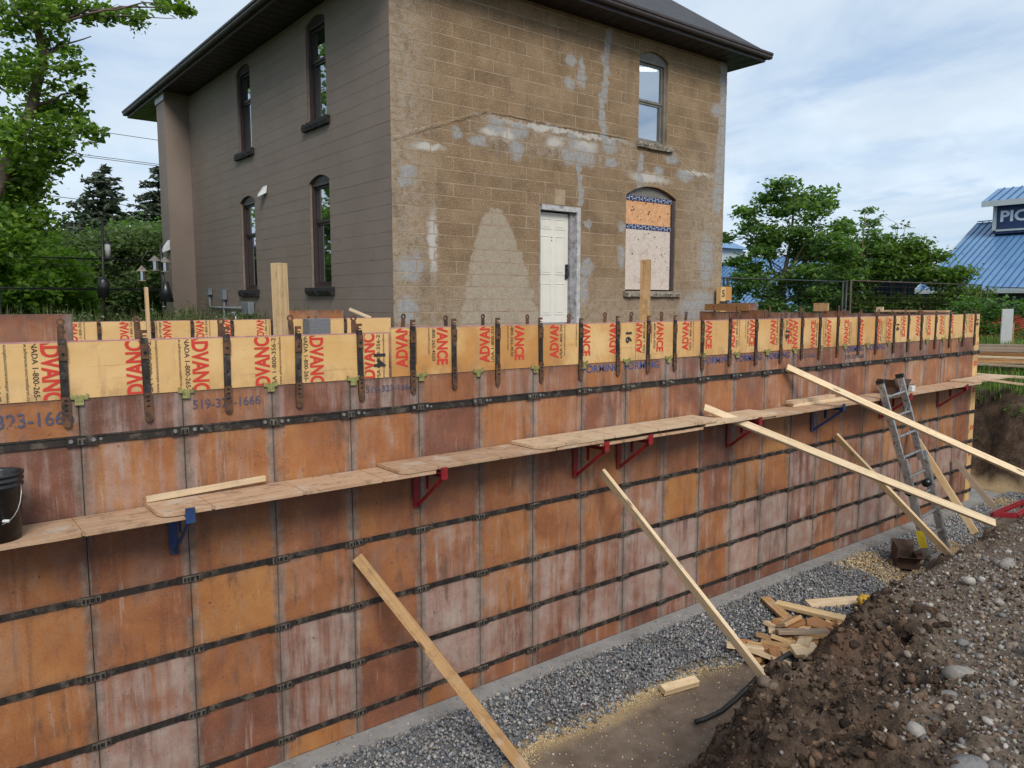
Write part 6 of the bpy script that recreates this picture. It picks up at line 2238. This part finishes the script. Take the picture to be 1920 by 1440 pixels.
C = clump_points([(16.5, 5.3, 1.35, .25, .35, .2), (16.55, 6.1, .8, .15, .2, .12), (16.6, 4.6, 1.5, .3, .3, .2)], 330)
V, F, c_ = leaf_quads(C, .09, [(.07, .14, .025), (.10, .18, .035)], .3, .3)
tag(np_obj('bank_weeds', V, F, 'leaf', c_), 'green weeds hanging over the far right bank face', 'weeds', kind='stuff')

# ------------------------------------------------------------------ fences
def wire_fence(name, label, x0, x1, y, zt, posts, mat, group=None, zb=None, rails=(0,), step=.22, wires=True):
    e = empty(name, ((x0 + x1) / 2, y, 2.2), label, 'fence', group)
    g = lambda x: float(ground_z(np.array([x]), np.array([y]), False)[0])
    for x in posts:
        MB().cyl((x, y, min(g(x), 2.3) - .1), (x, y, zt + .03), .028, n=8).build('post', mat, e, True)
    for r_ in rails:
        MB().cyl((x0, y, zt - r_), (x1, y, zt - r_), .020, n=6).build('rail', mat, e, True)
    if wires:
        mb = MB()
        z = zt - .15
        while z > 2.3:
            mb.box(x0, x1, y - .0025, y + .0025, z - .0025, z + .0025)
            z -= step
        x = x0 + .1
        while x < x1:
            mb.box(x - .0015, x + .0015, y - .0065, y - .0035, 2.3, zt)
            x += step * 1.6
        mb.build('mesh', mat, e)
    return e


wire_fence('metal_fence', 'black metal fence crossing in front of the trees at left', -3.0, 4.62, 18.0, 4.33, [-2.5, -.5, 1.55, 4.55], 'fence_metal', 'fences', rails=(0, .62, 1.3), wires=True, step=.5)
wire_fence('temporary_fence', 'dark mesh fence panel nearest the right corner of the house', 15.5, 21.55, 11.5, 4.02, [15.7, 15.85, 21.3, 21.5], 'fence_metal', 'fences', rails=(0, .95), step=.16)
wire_fence('temporary_fence', 'rusty framed mesh fence panel right of the dark one', 21.75, 31.2, 11.5, 4.06, [21.75, 31.1], 'rust_fence', 'fences', rails=(0,), step=.16)
wire_fence('temporary_fence', 'dark fence panel running off at the right edge', 31.5, 42, 11.5, 4.0, [31.7, 38], 'fence_metal', 'fences', rails=(0, .95), step=.2)

# orange safety mesh hung low along the fence
sm = MB()
for q in range(260):
    x = 15.6 + q * .10
    zt_ = 3.08 - .25 * (q / 260.0) + .05 * math.sin(q * .35)
    zb_ = 1.9
    if x < 41:
        sm.beam((x, 11.38, zb_), (x + .55, 11.38, zt_), .012, .006)
        sm.beam((x + .55, 11.375, zb_), (x, 11.375, zt_), .012, .006)
tag(sm.build('safety_mesh', 'orange_mesh'), 'orange plastic safety mesh along the foot of the fence', 'safety mesh')

# standing grey sheet, lumber on the grass
MB().box(23.2, 23.95, 8.0, 8.04, 2.0, 3.25).build('grey_sheet', 'sheet_grey', None, False, .01)
tag(bpy.data.objects['grey_sheet'], 'plain light grey sheet standing on the grass at the right edge', 'sheet')
lumber('board', (24.05, 8.05, 2.0), (24.15, 8.08, 2.85), .03, .09, 'old_lumber', 'short orange stake leaning beside the grey sheet', 'board')
for i, (a, c_, mm, lb) in enumerate((((20.3, 8.6, 2.35), (20.9, 5.4, 2.42), 'grey_lumber', 'thick grey beam on top of the far lumber'), ((19.2, 8.2, 2.18), (20.6, 5.2, 2.16), 'pale_lumber', 'pale board nearest the long grass in the far lumber'),
                                     ((18.6, 7.8, 2.06), (19.6, 5.3, 2.02), 'grey_lumber', 'lowest weathered board of the far lumber'), ((19.8, 8.9, 2.24), (21.4, 6.0, 2.26), 'old_lumber', 'brown board in the middle of the far lumber'),
                                     ((17.6, 7.1, 1.93), (18.0, 5.0, 1.90), 'pale_lumber', 'thin lath lying in the grass near the bank edge'), ((14.9, 6.2, 2.14), (16.9, 5.45, 1.86), 'plank_ply_pale', 'plank bridging from the far corner to the grassy bank'),
                                     ((19.0, 8.4, 2.10), (20.2, 5.1, 2.09), 'brown_lumber', 'dark brown board low in the far lumber'), ((19.6, 8.5, 2.30), (21.0, 5.6, 2.34), 'grey_lumber', 'grey board just under the thick beam'),
                                     ((18.9, 8.9, 2.02), (19.9, 5.0, 2.12), 'old_lumber', 'orange board slanting through the far lumber'), ((20.0, 8.2, 2.20), (20.4, 5.0, 2.22), 'brown_lumber', 'dark board wedged in the middle of the far lumber'))):
    lumber('board', a, c_, .16 if i == 0 else .14, .10 if i in (0, 6, 7, 9) else .045, mm, lb, 'board', 'lumber on the grass past the far corner')

# ------------------------------------------------------------------ bird feeders
fp1 = empty('bird_feeder_pole', (2.98, 16, 2.85), 'black pole with a long black baffle and a hanging feeder, farther from the house', 'bird feeder', 'bird feeder poles')
MB().cyl((2.98, 16, 2.8), (3.05, 16, 4.95), .024, n=8).build('pole', 'fence_metal', fp1, True)
MB().lathe([(.03, .38), (.08, .36), (.105, .28), (.105, 0), (.095, 0)], (3.01, 16, 3.52), 16).build('baffle', 'black_plastic', fp1, True)
MB().cyl((3.11, 15.97, 4.28), (3.11, 15.97, 4.52), .05, n=10).build('feeder', 'sheet_grey', fp1, True)
MB().cyl((3.11, 15.97, 4.52), (3.11, 15.97, 4.56), .07, n=10).build('feeder_roof', 'fence_metal', fp1)
MB().cyl((3.11, 15.97, 4.24), (3.11, 15.97, 4.2795), .08, n=10).build('tray', 'fence_metal', fp1)
MB().box(2.86, 3.05, 15.99, 16.01, 4.37, 4.39).build('perch', 'fence_metal', fp1)
MB().tube([(3.05, 16, 4.75), (3.1, 16, 4.72), (3.11, 15.97, 4.561)], .008, 6).build('hook', 'fence_metal', fp1, True)
fp2 = empty('bird_feeder_pole', (4.10, 16, 2.85), 'black pole with a flared baffle and hanging lantern feeders beside the house', 'bird feeder', 'bird feeder poles')
MB().cyl((4.10, 16, 2.8), (4.04, 16, 4.55), .024, n=8).build('pole', 'fence_metal', fp2, True)
MB().lathe([(.03, .40), (.06, .39), (.14, 0), (.125, 0)], (4.10, 16, 3.44), 16).build('baffle', 'black_plastic', fp2, True)
for (x, z, r_, mm) in ((4.10, 4.20, .105, 'frame_taupe'), (3.92, 4.22, .10, 'frame_taupe'), (3.68, 4.02, .085, 'stone_sill')):
    MB().lathe([(r_ * 1.25, .0), (r_ * .5, .07), (.01, .11)], (x, 15.97, z), 12).build('feeder_roof', mm, fp2, True)
    MB().cyl((x, 15.97, z - .16), (x, 15.97, z), r_ * .6, n=8).build('feeder', 'dark_glass', fp2)
    MB().cyl((x, 15.97, z - .185), (x, 15.97, z - .162), r_ * .8, n=8).build('tray', mm, fp2)
MB().tube([(4.05, 16, 4.3), (3.95, 16, 4.42), (3.80, 16, 4.40), (3.69, 15.98, 4.25), (3.68, 15.97, 4.12)], .008, 6).build('hook', 'fence_metal', fp2, True)

# overhead lines
for i, (a, c_, lb) in enumerate((((-20, 40, 12.6), (45, 40, 11.1), 'highest overhead line behind the left tree'), ((-20, 40, 11.45), (45, 40, 10.0), 'upper of the paired overhead lines'), ((-20, 40, 11.38), (45, 40, 9.9), 'lower of the paired overhead lines'), ((-20, 34, 9.5), (40, 44, 7.6), 'lowest overhead line in front of the spruces'))):
    pts = [(a[0] + (c_[0] - a[0]) * t / 12, a[1] + (c_[1] - a[1]) * t / 12, a[2] + (c_[2] - a[2]) * t / 12 - .8 * math.sin(math.pi * t / 12)) for t in range(13)]
    tag(MB().tube(pts, .014, 5).build('overhead_line', 'fence_metal'), lb, 'cable', 'overhead lines')

# ------------------------------------------------------------------ blue roofed buildings
mt, k, b = new_mat('blue_roof')
k.set(b.inputs['Base Color'], k.ramp(k.noise(k.pos(), .9, 5, .6), [(.3, (.095, .205, .37)), (.7, (.135, .265, .43))]))
b.inputs['Roughness'].default_value = .32
b.inputs['Specular IOR Level'].default_value = .7
plain('blue_seam', (.035, .085, .20), .4, .15)
plain('cream_trim', (.40, .44, .45), .55, .1)
plain('navy_sign', (.012, .035, .105), .5, .25, 2, .1)
plain('letter_white', (.62, .66, .74), .5, .05)
plain('shed_wall', (.045, .05, .055), .8, .2)


def blue_building(label, xe, xr, y0, y1, ze, zr, zb):
    e = empty('blue_roofed_building', ((xe + xr) / 2, (y0 + y1) / 2, zb), label, 'building', 'buildings with blue metal roofs')
    dx, dz_ = xr - xe, zr - ze
    MB().box(xe + .6, xr * 2 - xe - .6, y0 + .3, y1 - .3, zb, ze - .05).build('wall', 'shed_wall', e)
    rf_ = MB()
    rf_.hexa([(xe, y0, ze), (xr, y0, zr), (xr, y1, zr), (xe, y1, ze), (xe, y0, ze + .06), (xr, y0, zr + .06), (xr, y1, zr + .06), (xe, y1, ze + .06)])
    x2 = 2 * xr - xe
    rf_.hexa([(xr + .001, y0, zr), (x2, y0, ze), (x2, y1, ze), (xr + .001, y1, zr), (xr + .001, y0, zr + .06), (x2, y0, ze + .06), (x2, y1, ze + .06), (xr + .001, y1, zr + .06)])
    ro = rf_.build('roof', 'blue_roof', e)
    y = y0 + .1
    while y < y1:
        MB().hexa([(xe, y, ze + .062), (xr, y, zr + .062), (xr, y + .028, zr + .062), (xe, y + .028, ze + .062), (xe, y, ze + .11), (xr, y, zr + .11), (xr, y + .028, zr + .11), (xe, y + .028, ze + .11)]).build('roof_seam', 'blue_seam', ro)
        y += .33
    MB().box(xe - .12, xe - .002, y0, y1, ze - .16, ze + .05).build('gutter', 'cream_trim', e)
    MB().hexa([(xe, y1 + .001, ze - .12), (xr, y1 + .001, zr - .12), (xr, y1 + .06, zr - .12), (xe, y1 + .06, ze - .12), (xe, y1 + .001, ze + .08), (xr, y1 + .001, zr + .08), (xr, y1 + .06, zr + .08), (xe, y1 + .06, ze + .08)]).build('rake_trim', 'cream_trim', e)
    MB().box(xr - .12, xr + .12, y0, y1, zr + .112, zr + .15).build('ridge_cap', 'cream_trim' if zr < 7 else 'blue_roof', e)
    return e


S = 1.2
b1 = blue_building('building with a blue standing seam roof and a lettered cupola at the right edge', 34 * S, 40 * S, -6, 15.1 * S, 3.44 + (3.92 - 3.44) * S, 3.44 + (7.09 - 3.44) * S, .7)
Sc = S
cxa = 38.4 * Sc
zc = lambda z: 3.44 + (z - 3.44) * Sc
y1c, y0c = 13.88 * Sc, 6.5 * Sc
MB().box(cxa, cxa + 3.2, y0c, y1c, zc(6.45), zc(7.72)).build('cupola', 'navy_sign', b1)
MB().box(cxa - .06, cxa - .001, y1c - .16, y1c + .02, zc(6.6), zc(7.70)).box(cxa - .06, cxa - .001, y0c, y1c - .17, zc(6.55), zc(6.63)).build('cupola_trim', 'cream_trim', b1)
ct = MB()
ex, rx = cxa - .45, cxa + 1.6
za, zb_ = zc(7.83), zc(8.55)
y1r = y1c + .45
ct.hexa([(ex, y0c - .4, za), (rx, y0c - .4, zb_), (rx, y1r, zb_), (ex, y1r, za), (ex, y0c - .4, za + .05), (rx, y0c - .4, zb_ + .05), (rx, y1r, zb_ + .05), (ex, y1r, za + .05)])
ct.hexa([(rx + .001, y0c - .4, zb_), (rx * 2 - ex, y0c - .4, za), (rx * 2 - ex, y1r, za), (rx + .001, y1r, zb_), (rx + .001, y0c - .4, zb_ + .05), (rx * 2 - ex, y0c - .4, za + .05), (rx * 2 - ex, y1r, za + .05), (rx + .001, y1r, zb_ + .05)])
cro = ct.build('cupola_roof', 'blue_roof', b1)
MB().box(ex - .04, ex - .002, y0c - .4, y1r, za - .24, za + .055).box(ex, cxa + 3.2, y0c - .38, y1r - .02, za - .10, za - .003).build('cupola_fascia', 'cream_trim', b1)
y = y0c - .3
while y < y1r:
    MB().hexa([(ex, y, za + .052), (rx, y, zb_ + .052), (rx, y + .04, zb_ + .052), (ex, y + .04, za + .052), (ex, y, za + .10), (rx, y, zb_ + .10), (rx, y + .04, zb_ + .10), (ex, y + .04, za + .10)]).build('roof_seam', 'blue_seam', cro)
    y += .42
letters('PICA', (cxa - .012, 13.60 * Sc, zc(6.98)), (0, -1, 0), (0, 0, 1), 1.90, .56, ['letter_white'], b1, .03, 'sign_lettering')

b2 = blue_building('long building with a pale blue roof seen through the airy tree', 40, 47, 22.0, 36, 2.2, 6.45, .3)
MB().box(45, 48, 33.6, 35.2, 6.2, 7.2).build('cupola', 'cream_trim', b2)
cp = MB()
cp.v += [(44.6, 33.2, 7.2), (48.4, 33.2, 7.2), (48.4, 35.6, 7.2), (44.6, 35.6, 7.2), (46.5, 34.4, 8.0)]
for f_ in ((0, 1, 4), (1, 2, 4), (2, 3, 4), (3, 0, 4), (3, 2, 1, 0)):
    cp.face(list(f_))
cp.build('cupola_roof', 'blue_roof', b2)
for z in (6.45, 6.65, 6.85, 7.05):
    MB().box(44.98, 44.999, 33.7, 35.1, z - .05, z + .05).build('louvre', 'sheet_grey', b2)
